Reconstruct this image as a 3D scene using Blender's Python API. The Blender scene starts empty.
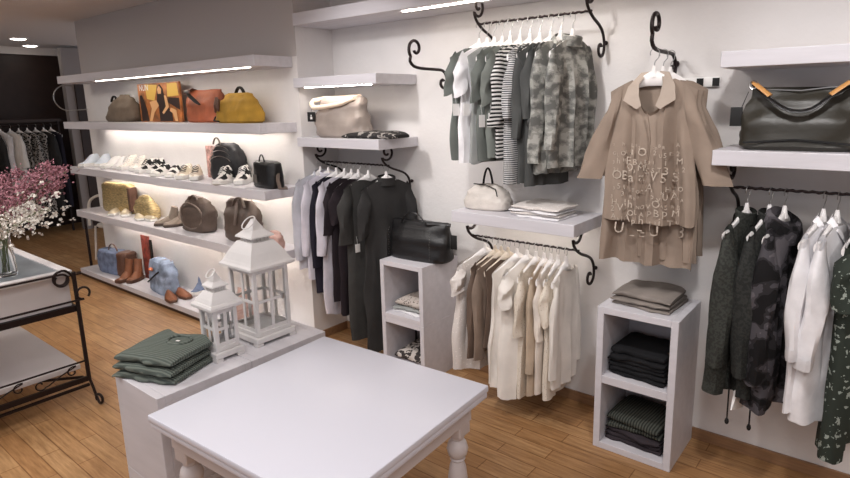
import bpy, math, random
from mathutils import Vector, Matrix, noise
PI = math.pi
COL = bpy.context.scene.collection
random.seed(7)

# ------------------------------------------------------------------ camera
F, PITCH, YAW, ROLL, DD, HH, CX, CY = 583.6534, -0.2016, 0.6705, -0.02, 2.991, 1.75, 16.0164, -16.5119
CAMO = Vector((0, -DD, HH))
def ray(u, v):
    x = (u-425-CX)/F; y = -(v-239-CY)/F
    c, s = math.cos(ROLL), math.sin(ROLL); r = x*c-y*s; u2 = x*s+y*c
    c, s = math.cos(PITCH), math.sin(PITCH); fw = c-u2*s; uu = s+u2*c
    c, s = math.cos(YAW), math.sin(YAW)
    return Vector((r*c-fw*s, r*s+fw*c, uu))
def at(u, v, ax, val):
    d = ray(u, v); t = (val-CAMO[ax])/d[ax]; return CAMO+d*t
def pj(P):
    d = Vector(P)-CAMO
    c, s = math.cos(YAW), math.sin(YAW); r = d[0]*c+d[1]*s; fw = -d[0]*s+d[1]*c; u = d[2]
    c, s = math.cos(PITCH), math.sin(PITCH); f2 = fw*c+u*s; u2 = -fw*s+u*c
    c, s = math.cos(ROLL), math.sin(ROLL); x = r*c+u2*s; y = -r*s+u2*c
    return 425+CX+F*x/f2, 239+CY-F*y/f2
def height_at(P, v):
    lo, hi = -1.0, 3.5
    for _ in range(40):
        m = (lo+hi)/2
        if pj((P[0], P[1], m))[1] > v: lo = m
        else: hi = m
    return lo
cam = bpy.data.cameras.new('camera'); camo = bpy.data.objects.new('camera', cam); COL.objects.link(camo)
cam.sensor_width = 36; cam.lens = F/850*36; cam.shift_x = -CX/850; cam.shift_y = CY/850
r0 = Vector((math.cos(YAW), math.sin(YAW), 0)); f0 = Vector((-math.sin(YAW), math.cos(YAW), 0)); u0 = Vector((0, 0, 1))
f1 = f0*math.cos(PITCH)+u0*math.sin(PITCH); u1 = -f0*math.sin(PITCH)+u0*math.cos(PITCH)
rx = r0*math.cos(ROLL)+u1*math.sin(ROLL); ux = -r0*math.sin(ROLL)+u1*math.cos(ROLL)
M = Matrix((rx, ux, -f1)).transposed().to_4x4(); M.translation = CAMO
camo.matrix_world = M; cam.clip_start = 0.05; cam.clip_end = 60
bpy.context.scene.camera = camo

# ------------------------------------------------------------------ materials
def lin(c):
    return tuple((x/255/12.92 if x/255 <= 0.04045 else ((x/255+0.055)/1.055)**2.4) for x in c)
MATS = {}
class NT:
    def __init__(s, name):
        s.m = bpy.data.materials.new(name); s.m.use_nodes = True; s.t = s.m.node_tree
        s.b = s.t.nodes['Principled BSDF']; s.c = None
    def n(s, k, **kw):
        o = s.t.nodes.new(k)
        for a, b in kw.items():
            if a in o.inputs.keys() if hasattr(o.inputs, 'keys') else False: o.inputs[a].default_value = b
            else: setattr(o, a, b)
        return o
    def l(s, a, b): s.t.links.new(a, b)
    def obj(s, scale=(1, 1, 1), rot=(0, 0, 0)):
        if s.c is None: s.c = s.n('ShaderNodeTexCoord')
        mp = s.n('ShaderNodeMapping'); mp.inputs['Scale'].default_value = scale; mp.inputs['Rotation'].default_value = rot
        s.l(s.c.outputs['Object'], mp.inputs['Vector']); return mp.outputs['Vector']
    def ramp(s, fac, stops, const=False):
        r = s.n('ShaderNodeValToRGB'); e = r.color_ramp.elements
        if const: r.color_ramp.interpolation = 'CONSTANT'
        while len(e) < len(stops): e.new(0.5)
        for i, (p, c) in enumerate(stops): e[i].position = p; e[i].color = (*lin(c), 1)
        s.l(fac, r.inputs[0]); return r.outputs['Color']
    def noise(s, vec, sc, det=3, rough=.5):
        t = s.n('ShaderNodeTexNoise'); t.inputs['Scale'].default_value = sc; t.inputs['Detail'].default_value = det; t.inputs['Roughness'].default_value = rough
        s.l(vec, t.inputs['Vector']); return t.outputs['Fac']
    def bump(s, h, st, dist=.01):
        b = s.n('ShaderNodeBump'); b.inputs['Strength'].default_value = st; b.inputs['Distance'].default_value = dist
        s.l(h, b.inputs['Height']); s.l(b.outputs['Normal'], s.b.inputs['Normal'])
def mat(name, col, rough=.6, metal=0, var=0.0, vs=8, bump=0, bs=60, spec=.5, sheen=0, scale=(1, 1, 1)):
    if name in MATS: return MATS[name]
    k = NT(name); b = k.b
    b.inputs['Base Color'].default_value = (*lin(col), 1); b.inputs['Roughness'].default_value = rough
    b.inputs['Metallic'].default_value = metal; b.inputs['Specular IOR Level'].default_value = spec
    if sheen: b.inputs['Sheen Weight'].default_value = sheen
    v = k.obj(scale)
    if var:
        a = tuple(max(0, x*(1-var)) for x in col); c = tuple(min(255, x*(1+var)) for x in col)
        k.l(k.ramp(k.noise(v, vs, 4), [(.3, a), (.7, c)]), b.inputs['Base Color'])
    k.bump(k.noise(v, bs, 3), bump if bump else .05, .004)
    MATS[name] = k.m; return k.m
def cloth(name, col, var=.08, bs=45, rough=.9): return mat(name, col, rough, 0, var, 7, .35, bs, .15, .0)
def stripe(name, c1, c2, per, duty=.5, rough=.9):
    if name in MATS: return MATS[name]
    k = NT(name); v = k.obj(); sx = k.n('ShaderNodeSeparateXYZ'); k.l(v, sx.inputs[0])
    nz = k.noise(v, 6, 2); m = k.n('ShaderNodeMath', operation='MULTIPLY_ADD'); k.l(nz, m.inputs[0]); m.inputs[1].default_value = .02; k.l(sx.outputs['Z'], m.inputs[2])
    d = k.n('ShaderNodeMath', operation='DIVIDE'); k.l(m.outputs[0], d.inputs[0]); d.inputs[1].default_value = per
    f = k.n('ShaderNodeMath', operation='FRACT'); k.l(d.outputs[0], f.inputs[0])
    k.l(k.ramp(f.outputs[0], [(0, c1), (duty, c2)], True), k.b.inputs['Base Color']); k.b.inputs['Roughness'].default_value = rough; k.b.inputs['Specular IOR Level'].default_value = .15
    MATS[name] = k.m; return k.m
def camo_m(name, cols, sc=9):
    if name in MATS: return MATS[name]
    k = NT(name); v = k.obj((1, 1, 1.3)); nz = k.noise(v, sc, 2.5, .45)
    k.l(k.ramp(nz, [(0, cols[0]), (.43, cols[1]), (.5, cols[2]), (.58, cols[3])], True), k.b.inputs['Base Color'])
    k.b.inputs['Roughness'].default_value = .9; k.b.inputs['Specular IOR Level'].default_value = .15; k.bump(k.noise(v, 40), .3, .004)
    MATS[name] = k.m; return k.m
def speck(name, c1, c2, sc=40, th=.5, kind='voronoi'):
    if name in MATS: return MATS[name]
    k = NT(name); v = k.obj()
    if kind == 'voronoi':
        t = k.n('ShaderNodeTexVoronoi'); t.inputs['Scale'].default_value = sc; k.l(v, t.inputs['Vector']); o = t.outputs['Distance']
    else: o = k.noise(v, sc, 3)
    k.l(k.ramp(o, [(0, c1), (th, c2)], True), k.b.inputs['Base Color']); k.b.inputs['Roughness'].default_value = .85; k.b.inputs['Specular IOR Level'].default_value = .2
    k.bump(o, .3, .004)
    MATS[name] = k.m; return k.m
def emit(name, col, st):
    k = NT(name); k.b.inputs['Base Color'].default_value = (*lin(col), 1); k.b.inputs['Emission Color'].default_value = (*lin(col), 1); k.b.inputs['Emission Strength'].default_value = st
    return k.m
def glass(name):
    k = NT(name); k.b.inputs['Base Color'].default_value = (.98, .99, .99, 1); k.b.inputs['Roughness'].default_value = .02
    k.b.inputs['Transmission Weight'].default_value = 1; k.b.inputs['IOR'].default_value = 1.45; return k.m
def floor_m():
    k = NT('oak_floor'); v = k.obj()
    br = k.n('ShaderNodeTexBrick'); br.offset = .37; br.inputs['Scale'].default_value = 1; br.inputs['Mortar Size'].default_value = .0025
    br.inputs['Brick Width'].default_value = .62; br.inputs['Row Height'].default_value = .09; br.inputs['Bias'].default_value = 0
    br.inputs['Color1'].default_value = (*lin((204, 166, 122)), 1); br.inputs['Color2'].default_value = (*lin((188, 146, 102)), 1); br.inputs['Mortar'].default_value = (*lin((150, 108, 70)), 1)
    k.l(v, br.inputs['Vector'])
    g = k.noise(k.obj((2.2, 26, 1)), 2.2, 6, .62)
    gc = k.ramp(g, [(.28, (176, 160, 142)), (.72, (255, 250, 244))])
    mx = k.n('ShaderNodeMix', data_type='RGBA', blend_type='MULTIPLY'); mx.inputs['Factor'].default_value = .85
    k.l(br.outputs['Color'], mx.inputs['A']); k.l(gc, mx.inputs['B'])
    g2 = k.ramp(k.noise(v, 1.6, 4), [(.3, (215, 208, 200)), (.7, (255, 255, 255))])
    m2 = k.n('ShaderNodeMix', data_type='RGBA', blend_type='MULTIPLY'); m2.inputs['Factor'].default_value = .8
    k.l(mx.outputs['Result'], m2.inputs['A']); k.l(g2, m2.inputs['B']); k.l(m2.outputs['Result'], k.b.inputs['Base Color'])
    k.b.inputs['Roughness'].default_value = .42; k.b.inputs['Specular IOR Level'].default_value = .4; k.bump(g, .12, .003); return k.m
FLOOR = floor_m()
WALL = mat('white_wall_plaster', (226, 222, 220), .75, var=.02, vs=3, bump=.5, bs=38)
CEIL = mat('ceiling_paint', (232, 226, 223), .9)
SHELF = mat('white_shelf_laminate', (208, 205, 210), .45, var=.025, vs=3, bump=.12, bs=20, scale=(1, 8, 8))
TABLE = mat('white_table_lacquer', (224, 225, 236), .3, bump=.03, bs=20)
TABLEG = mat('painted_table_wood', (216, 208, 208), .45, bump=.1, bs=30)
BROWN = mat('dark_brown_panel', (48, 32, 27), .5, var=.1)
GREYP = mat('grey_door_paint', (150, 142, 140), .6)
SKIRT = mat('oak_skirting', (140, 105, 75), .5, var=.08, scale=(1, 10, 10))
DARKW = mat('dark_threshold_wood', (60, 40, 30), .5)
IRON = mat('wrought_iron', (42, 32, 32), .45, metal=.6, bump=.4, bs=90)
STEEL = mat('hanger_steel', (170, 168, 166), .3, metal=1)
HANG = mat('white_hanger_plastic', (240, 236, 234), .4)
HANGD = mat('cream_wood_hanger', (216, 203, 186), .5)
BLACK = mat('black_leather', (22, 21, 22), .38, bump=.4, bs=70)
BLACKC = mat('black_card', (14, 13, 14), .7)
CARD = mat('white_card', (240, 238, 236), .6)
PGLASS = glass('clear_glass')
LED = emit('led_strip_glow', (255, 244, 230), 16)
LEDW = emit('led_strip_glow_warm', (255, 245, 234), 32)
LAMP = emit('downlight_glow', (255, 246, 232), 12)

# ------------------------------------------------------------------ mesh helpers
class MB:
    def __init__(s): s.v = []; s.f = []
    def add(s, vs, fs):
        o = len(s.v); s.v += [tuple(x) for x in vs]; s.f += [tuple(i+o for i in f) for f in fs]; return s
    def box(s, c0, c1, bev=0):
        x0, y0, z0 = [min(a, b) for a, b in zip(c0, c1)]; x1, y1, z1 = [max(a, b) for a, b in zip(c0, c1)]
        b = min(bev, (x1-x0)/2.2, (y1-y0)/2.2, (z1-z0)/2.2)
        if b <= 0:
            vs = [(x, y, z) for x in (x0, x1) for y in (y0, y1) for z in (z0, z1)]
            return s.add(vs, [(0, 1, 3, 2), (4, 6, 7, 5), (0, 4, 5, 1), (2, 3, 7, 6), (0, 2, 6, 4), (1, 5, 7, 3)])
        def ring(ix, z): return [(x0+ix+(b if 0 else 0), y0+ix, z)]
        def rr(i, z):
            a, c = x0+i, x1-i; d, e = y0+i, y1-i; k = b-i if b-i > 0 else 0; k = max(k, b*.35)
            return [(a+k, d, z), (c-k, d, z), (c, d+k, z), (c, e-k, z), (c-k, e, z), (a+k, e, z), (a, e-k, z), (a, d+k, z)]
        return s.loft([rr(b, z0), rr(b*.3, z0+b*.3), rr(0, z0+b), rr(0, z1-b), rr(b*.3, z1-b*.3), rr(b, z1)], caps=True)
    def loft(s, rings, caps=True, closed=True, wrap=False):
        n = len(rings[0]); vs = [p for r in rings for p in r]; fs = []
        m = len(rings)
        for i in range(m if wrap else m-1):
            i2 = (i+1) % m
            for j in range(n if closed else n-1):
                j2 = (j+1) % n; fs.append((i*n+j, i*n+j2, i2*n+j2, i2*n+j))
        if caps and not wrap:
            fs.append(tuple(reversed(range(n)))); fs.append(tuple((m-1)*n+j for j in range(n)))
        return s.add(vs, fs)
    def tube(s, pts, r, n=8, caps=True, flat=1.0):
        pts = [Vector(p) for p in pts]; m = len(pts)
        rs = r if isinstance(r, (list, tuple)) else [r]*m
        T = [(pts[min(i+1, m-1)]-pts[max(i-1, 0)]).normalized() for i in range(m)]
        up = Vector((0, 0, 1)) if abs(T[0].z) < .9 else Vector((1, 0, 0))
        N = (up-T[0]*up.dot(T[0])).normalized(); rings = []
        for i in range(m):
            N = (N-T[i]*N.dot(T[i])).normalized(); B = T[i].cross(N)
            rings.append([pts[i]+(N*math.cos(2*PI*j/n)*flat+B*math.sin(2*PI*j/n))*rs[i] for j in range(n)])
        return s.loft(rings, caps)
    def lathe(s, prof, c=(0, 0, 0), n=20):
        return s.loft([[(c[0]+max(r, 1e-4)*math.cos(2*PI*j/n), c[1]+max(r, 1e-4)*math.sin(2*PI*j/n), c[2]+z) for j in range(n)] for r, z in prof])
    def ball(s, c, r, n=8, sx=1, sy=1, sz=1):
        rings = []
        for i in range(n//2+1):
            a = -PI/2+PI*i/(n//2); q = max(math.cos(a), .02)
            rings.append([(c[0]+r*sx*q*math.cos(2*PI*j/n), c[1]+r*sy*q*math.sin(2*PI*j/n), c[2]+r*sz*math.sin(a)) for j in range(n)])
        return s.loft(rings)
    def build(s, name, m, parent=None, smooth=True, **kw):
        me = bpy.data.meshes.new(name); me.from_pydata(s.v, [], s.f); me.update()
        import bmesh
        b = bmesh.new(); b.from_mesh(me); bmesh.ops.recalc_face_normals(b, faces=b.faces); b.to_mesh(me); b.free()
        me.materials.append(m)
        o = bpy.data.objects.new(name, me); COL.objects.link(o)
        if smooth:
            me.polygons.foreach_set('use_smooth', [True]*len(me.polygons))
            try: me.set_sharp_from_angle(angle=math.radians(38))
            except Exception: pass
        if parent: o.parent = parent
        for k, w in kw.items(): o[k] = w
        return o
def thing(name, label, cat, loc=(0, 0, 0), rz=0, group=None):
    o = bpy.data.objects.new(name, None); COL.objects.link(o); o.location = loc; o.rotation_euler = (0, 0, rz); o.empty_display_size = .05
    o['label'] = label; o['category'] = cat
    if group: o['group'] = group
    return o
def tag(o, label, cat, group=None):
    o['label'] = label; o['category'] = cat
    if group: o['group'] = group
    return o
def struct(name, mb, m, **k):
    o = mb.build(name, m, smooth=False); o['kind'] = 'structure'; return o
def part(name, m, par, fn=None, **k):
    b = MB(); fn(b); return b.build(name, m, par, **k)
def spiral(cx, cy, r0, r1, a0, a1, n=22):
    return [(cx+(r0+(r1-r0)*i/n)*math.cos(a0+(a1-a0)*i/n), cy+(r0+(r1-r0)*i/n)*math.sin(a0+(a1-a0)*i/n)) for i in range(n+1)]
def crom(pts, k=6):
    P = [Vector(p) for p in pts]; P = [P[0]*2-P[1]]+P+[P[-1]*2-P[-2]]; out = []
    for i in range(1, len(P)-2):
        for j in range(k):
            t = j/k; a, b, c, d = P[i-1:i+3]
            out.append(.5*((2*b)+(c-a)*t+(2*a-5*b+4*c-d)*t*t+(3*b-a-3*c+d)*t**3))
    out.append(P[-2]); return out
def nz(x, y, z=0, s=0): return noise.noise(Vector((x+s*7.3, y-s*3.1, z+s*1.7)))

# ------------------------------------------------------------------ setting
D1 = .329; XC = -3.35; XL = -3.40; XW = -6.93; ZC = 2.282; CE = 2.66
struct('floor', MB().box((-12, -7, -.05), (3, 2.2, 0)), FLOOR)
struct('ceiling', MB().box((-12, -7, CE), (3, 2.2, CE+.05)), CEIL)
struct('wall_back', MB().box((XC, 0, 0), (3, .1, CE)), WALL)
struct('wall_left', MB().box((XW, -D1, 0), (XC, .1, CE)), WALL)
struct('wall_far', MB().box((-10.3, -7, 0), (-10.2, 2.2, CE)), BROWN)
struct('wall_right', MB().box((2.9, -7, 0), (3, .1, CE)), WALL)
struct('trim_1', MB().box((-10.2, -7, 2.56), (-10.14, 2.2, CE)), CEIL)
struct('wall_side', MB().box((-9.62, .42, 0), (-9.5, 2.1, 2.62)), GREYP)
dr = struct('door_1', MB().box((-9.499, .53, 0), (-9.46, 1.4, 2.12)), BROWN)
struct('baseboard_back', MB().box((XC+.012, -.014, 0), (2.9, 0, .062), .003), SKIRT)
struct('baseboard_return', MB().box((XC, -D1, 0), (XC+.012, 0, .062), .003), SKIRT)
struct('wall_left_shade', MB().box((XW, -D1-.004, 2.087), (XC, -D1-.0005, CE-.001)), mat('shaded_wall_grey', (188, 182, 180), .8))  # thin sheet over the white wall; dimness above the top shelf put into its grey
struct('trim_2', MB().box((-6.86, -D1-.30, 0), (XL-.02, -D1-.02, .03)), DARKW)
struct('trim_3', MB().box((-7.0, -1.6, 0), (-6.9, -.34, .012), .002), DARKW)

def slab(label, x0, x1, yb, yf, z, t, led=None, ledmat=None, group=None, sub=0):
    r = thing('wall_shelf', label, 'shelf', (x0, yb, z-t), 0, group)
    b = MB().box((0, yf-yb, 0), (x1-x0, 0, t), .003); b.build('shelf_board', SHELF, r, smooth=False)
    if led:
        MB().box((led[0]-x0, led[2]-yb, -.004), (led[1]-x0, led[3]-yb, .0005)).build('led_strip', ledmat or LED, r, smooth=False, label='glowing light strip')
    return r
LF = -D1-.309
GU = 'long white shelves of the left display wall'
slab('topmost long white shelf of the left wall, glowing light strip below', -6.74, XL, -D1, LF, 2.086, .072, (-5.95, -3.52, -.60, -.584), LED, GU)
slab('long white shelf carrying the orange and mustard bags', -6.74, XL, -D1, LF, 1.638, .068, (-6.5, -3.5, -.44, -.425), LEDW, GU)
slab('long white shelf carrying sneakers and the black backpack', -6.74, XL, -D1, LF, 1.184, .068, (-6.5, -3.5, -.44, -.425), LEDW, GU)
slab('long white shelf carrying the gold tote and taupe bags', -6.74, XL, -D1, LF, .731, .068, (-6.5, -3.5, -.44, -.425), LEDW, GU)
slab('lowest long white shelf just above the floor with denim bags', -6.86, XL, -D1, LF, .08, .05, None, None, GU)
SD = -.378; T = .064
GM = 'short white shelves fixed to the back wall'
slab('upper short white shelf with a light strip above the beige bag', XC+.005, -2.5525, -.0005, SD, 1.9375, T, (-3.25, -2.62, -.36, -.345), LEDW, GM)
slab('short white shelf carrying the beige bag and folded scarf', XC+.005, -2.5525, -.0005, SD, 1.5354, T, None, None, GM)
slab('short white shelf carrying the small white handbag', -1.9972, -1.2353, -.0005, SD, 1.1467, T, (-1.93, -1.3, -.2, -.188), LEDW, GM)
slab('short white shelf under the large black handbag', -.6237, .2, -.0005, SD, 1.5373, T, None, None, GM)
slab('short white shelf above the large black handbag', -.6187, .2, -.0005, SD, 1.9317, T, None, None, GM)
slab('long white overhead shelf near the ceiling with a light strip', XC+.005, -.9, -.0005, -D1-.02, ZC+.082, .08, (-2.4, -1.0, -.30, -.27), LED, GM)

# ------------------------------------------------------------------ cube units
def cube_unit(label, x0, y0, w, d, z0, h, openings=1, t=.03, cat='shelf unit', face=-1, group=None, zt=None):
    r = thing('cube_shelf', label, cat, (x0, y0, z0), 0, group)
    def P(n, a, b): MB().box(a, b, .002).build(n, SHELF, r, smooth=False)
    if face == -1:   # opening to -Y
        P('side_panel', (0, 0, 0), (t, d, h)); P('side_panel', (w-t, 0, 0), (w, d, h))
        P('back_panel', (t, d-.012, t), (w-t, d, h-t)); P('top_panel', (t, 0, h-t), (w-t, d, h)); P('bottom_panel', (t, 0, 0), (w-t, d, t))
        for i in range(1, openings): P('divider_shelf', (t, .001, h*i/openings-t*.6), (w-t, d-.012, h*i/openings+t*.6))
    else:            # opening to -X
        P('side_panel', (0, 0, 0), (w, t, h)); P('side_panel', (0, d-t, 0), (w, d, h))
        P('back_panel', (w-.012, t, t), (w, d-t, h-t)); P('top_panel', (0, t, h-t), (w, d-t, h)); P('bottom_panel', (0, t, 0), (w, d-t, t))
    return r
CD = .3645
cube_unit('white shelf unit with two open compartments full of dark folded clothes', -1.0983, -CD-.016, .3884, CD, 0, .7588, 2, .034)
cube_unit('upper white storage cube under the black studded handbag', -2.5842, -CD-.016, .3583, CD, .3843, .3842, 1, .032, group='white storage cubes beside the dark dresses')
cube_unit('lower white storage cube standing on the floor beside the dark dresses', -2.5842, -CD-.016, .3583, CD, 0, .3838, 1, .032, group='white storage cubes beside the dark dresses')
# plinth of four cubes
PX0, PX1, PY0, PY1, PZ = -2.256, -1.93, -2.155, -1.40, .768
hy = (PY1-PY0)/2
for (iy, iz, lb) in ((0, 0, 'white plinth cube on the floor under the cube with green sweaters'), (1, 0, 'white plinth cube on the floor under the cube with the large lantern'),
                     (0, 1, 'white plinth cube carrying the folded green sweaters'), (1, 1, 'white plinth cube carrying the large white lantern')):
    cube_unit(lb, PX0, PY0+iy*(hy+.001), PX1-PX0, hy-.001, iz*(PZ/2+.0005), PZ/2-.0005, 1, .03, 'display plinth', face=1, group='white cubes stacked as a display plinth')

# ------------------------------------------------------------------ table
TZ = .775; tx0, tx1, ty0, ty1 = -1.86, -1.035, -2.2105, -1.4285
t = thing('display_table', 'large white square table with turned legs in the foreground', 'table', ((tx0+tx1)/2, (ty0+ty1)/2, 0), .05)
hx, hyy = (tx1-tx0)/2, (ty1-ty0)/2
part('tabletop', TABLE, t, lambda b: (b.box((-hx, -hyy, TZ-.024), (hx, hyy, TZ), .004), b.box((-hx+.004, -hyy+.004, TZ-.046), (hx-.004, hyy-.004, TZ-.025), .003)))
ai = .045
for a, bb in (((-hx+ai, -hyy+ai), (hx-ai, -hyy+ai+.022)), ((-hx+ai, hyy-ai-.022), (hx-ai, hyy-ai)), ((-hx+ai, -hyy+ai+.022), (-hx+ai+.022, hyy-ai-.022)), ((hx-ai-.022, -hyy+ai+.022), (hx-ai, hyy-ai-.022))):
    MB().box((*a, TZ-.125), (*bb, TZ-.046), .002).build('apron', TABLEG, t, smooth=False)
leg = MB(); leg.box((-.034, -.034, TZ-.17), (.034, .034, TZ-.0465), .004)
prof = [(.022, TZ-.17), (.025, TZ-.185), (.02, TZ-.192), (.033, TZ-.205), (.039, TZ-.228), (.033, TZ-.252), (.022, TZ-.262), (.028, TZ-.268), (.022, TZ-.276), (.03, TZ-.30), (.036, TZ-.35), (.033, TZ-.44), (.025, TZ-.56), (.021, TZ-.64), (.028, TZ-.65), (.022, TZ-.66), (.026, TZ-.70), (.02, .02), (.02, 0)]
leg.lathe(list(reversed(prof)))
l0 = None
for sx in (-1, 1):
    for sy in (-1, 1):
        if l0 is None: l0 = leg.build('leg', TABLEG, t); o = l0
        else: o = l0.copy(); COL.objects.link(o)
        o.location = (sx*(hx-.082), sy*(hyy-.082), 0); o.parent = t

# ------------------------------------------------------------------ wrought iron rails and hooks
def bracket_mb():
    """S scroll in the YZ plane; boss at the wall (0,0), rod passes at (-.22,.137)"""
    b = MB()
    top = spiral(-.225, .232, .014, .062, PI*1.75, -PI*.9, 26)          # big curl
    pts = [(0, y, z) for y, z in top]
    mid = [(-.262, .168), (-.228, .137), (-.17, .108), (-.11, .088), (-.055, .062), (-.022, .025), (-.012, -.01)]
    low = spiral(-.062, -.03, .05, .012, PI*.05, -PI*1.8, 22)
    path = pts[:-1]+[(0, y, z) for y, z in mid]+[(0, y, z) for y, z in low[1:]]
    path = crom(path, 2)
    b.tube(path, .0078, 8)
    return b
def rail(label, xl, xr, yb, zb, ry, rz, grp):
    r = thing('clothes_rail', label, 'clothes rail', (xl, 0, zb), 0, grp)
    sy = (ry+.02)/-.22; sz = (rz-zb)/.137
    for x in (0, xr-xl):
        o = bracket_mb().build('bracket', IRON, r); o.location = (x, -.02, 0); o.scale = (1, sy, sz)
        part('wall_mount', IRON, r, lambda b: (b.ball((x, -.012, 0), .012, 10), b.tube([(x, 0, 0), (x, -.02, 0)], .007)))
    def rod(b):
        n = 60; L = xr-xl+.02
        b.tube([(-.01+L*i/n, ry, rz-zb+.002*math.sin(i*1.9)) for i in range(n+1)], [.0055+.0012*(i % 2) for i in range(n+1)], 8)
    part('rod', IRON, r, rod)
    return r
GR = 'black wrought iron clothes rails on the back wall'
rail('black iron clothes rail below the beige bag shelf', -3.257, -2.61, 0, 1.235, -.24, 1.371-.01, GR)
rail('highest black iron clothes rail, holding tees and camouflage tops', -1.909, -1.26, 0, 2.036, -.212, 2.172, GR)
rail('black iron clothes rail below the small white handbag shelf', -1.938, -1.273, 0, .837, -.25, .986, GR)
rail('black iron clothes rail holding dark jackets and white shirts', -.574, .10, 0, 1.233, -.215, 1.366, GR)
def hook(label, x, z):
    r = thing('wall_hook', label, 'wall hook', (x, 0, z), 0, 'single black iron scroll hooks on the back wall')
    def f(b):
        top = spiral(-.345, .165, .013, .058, PI*2.25, -PI*.45-PI*.0, 26)
        top = spiral(-.325, .155, .015, .062, -PI*.8, PI*1.25, 28)
        p = [(0, y, zz) for y, zz in top]
        p += [(0, y, zz) for y, zz in ((-.375, .085), (-.345, .058), (-.28, .048), (-.2, .046), (-.12, .045), (-.07, .04), (-.04, .015), (-.03, -.012))]
        p += [(0, y, zz) for y, zz in spiral(-.07, -.03, .042, .01, 0, -PI*1.7, 18)]
        b.tube(crom(p, 2), .009, 8)
    part('scroll_arm', IRON, r, f)
    part('wall_mount', IRON, r, lambda b: (b.ball((0, -.016, 0), .016, 10), b.tube([(0, 0, 0), (0, -.03, 0)], .008)))
    return r
hook('black iron scroll hook carrying the brown printed shirts', -.9, 1.912)
hook('empty black iron scroll hook left of the tee shirt rail', -2.278, 1.905)

# ------------------------------------------------------------------ garments
HM = {}
def hanger(label, loc, rz, w, m=HANG, drop=.10, group=None):
    """origin at the top of the hook"""
    r = thing('clothes_hanger', label, 'clothes hanger', loc, rz, group)
    key = (round(w, 2), round(drop, 3), m.name)
    if key in HM:
        for src in HM[key]:
            o = src.copy(); COL.objects.link(o); o.parent = r
        return r
    b = MB()
    hk = [(.020*math.cos(a), 0, -.020+.020*math.sin(a)+.0) for a in [PI*1.15-PI*1.15*i/12 for i in range(13)]]
    hk += [(.017, 0, -.04), (.003, 0, -.055), (0, 0, -.065), (0, 0, -drop+.04)]
    # tip side first, then down to the neck
    b.tube([(x-.0, 0, z+.0) for x, y, z in hk], .0021, 6); h = b.build('hook', STEEL, r, label='thin steel hook')
    b = MB(); n = 20; rings = []
    for i in range(n+1):
        s = -1+2*i/n; x = s*w*.93; z = -drop-.075*abs(s)**1.25-(.0 if abs(s) > .12 else 0)
        th = .011*(1-.35*abs(s)); hh = (.026*(1-abs(s))**2+.013) if abs(s) < .5 else .013+.0065*abs(s)
        y = .012*abs(s)
        rings.append([(x, y+th*math.cos(a), z+hh*math.sin(a)*.9) for a in [2*PI*j/8 for j in range(8)]])
    b.loft(rings)
    b.tube([(0, 0, -drop+.052), (0, 0, -drop+.03), (0, 0, -drop)], [.007, .011, .016], 8)
    bd = b.build('shoulder_bar', m, r)
    HM[key] = (h, bd); return r

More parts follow.
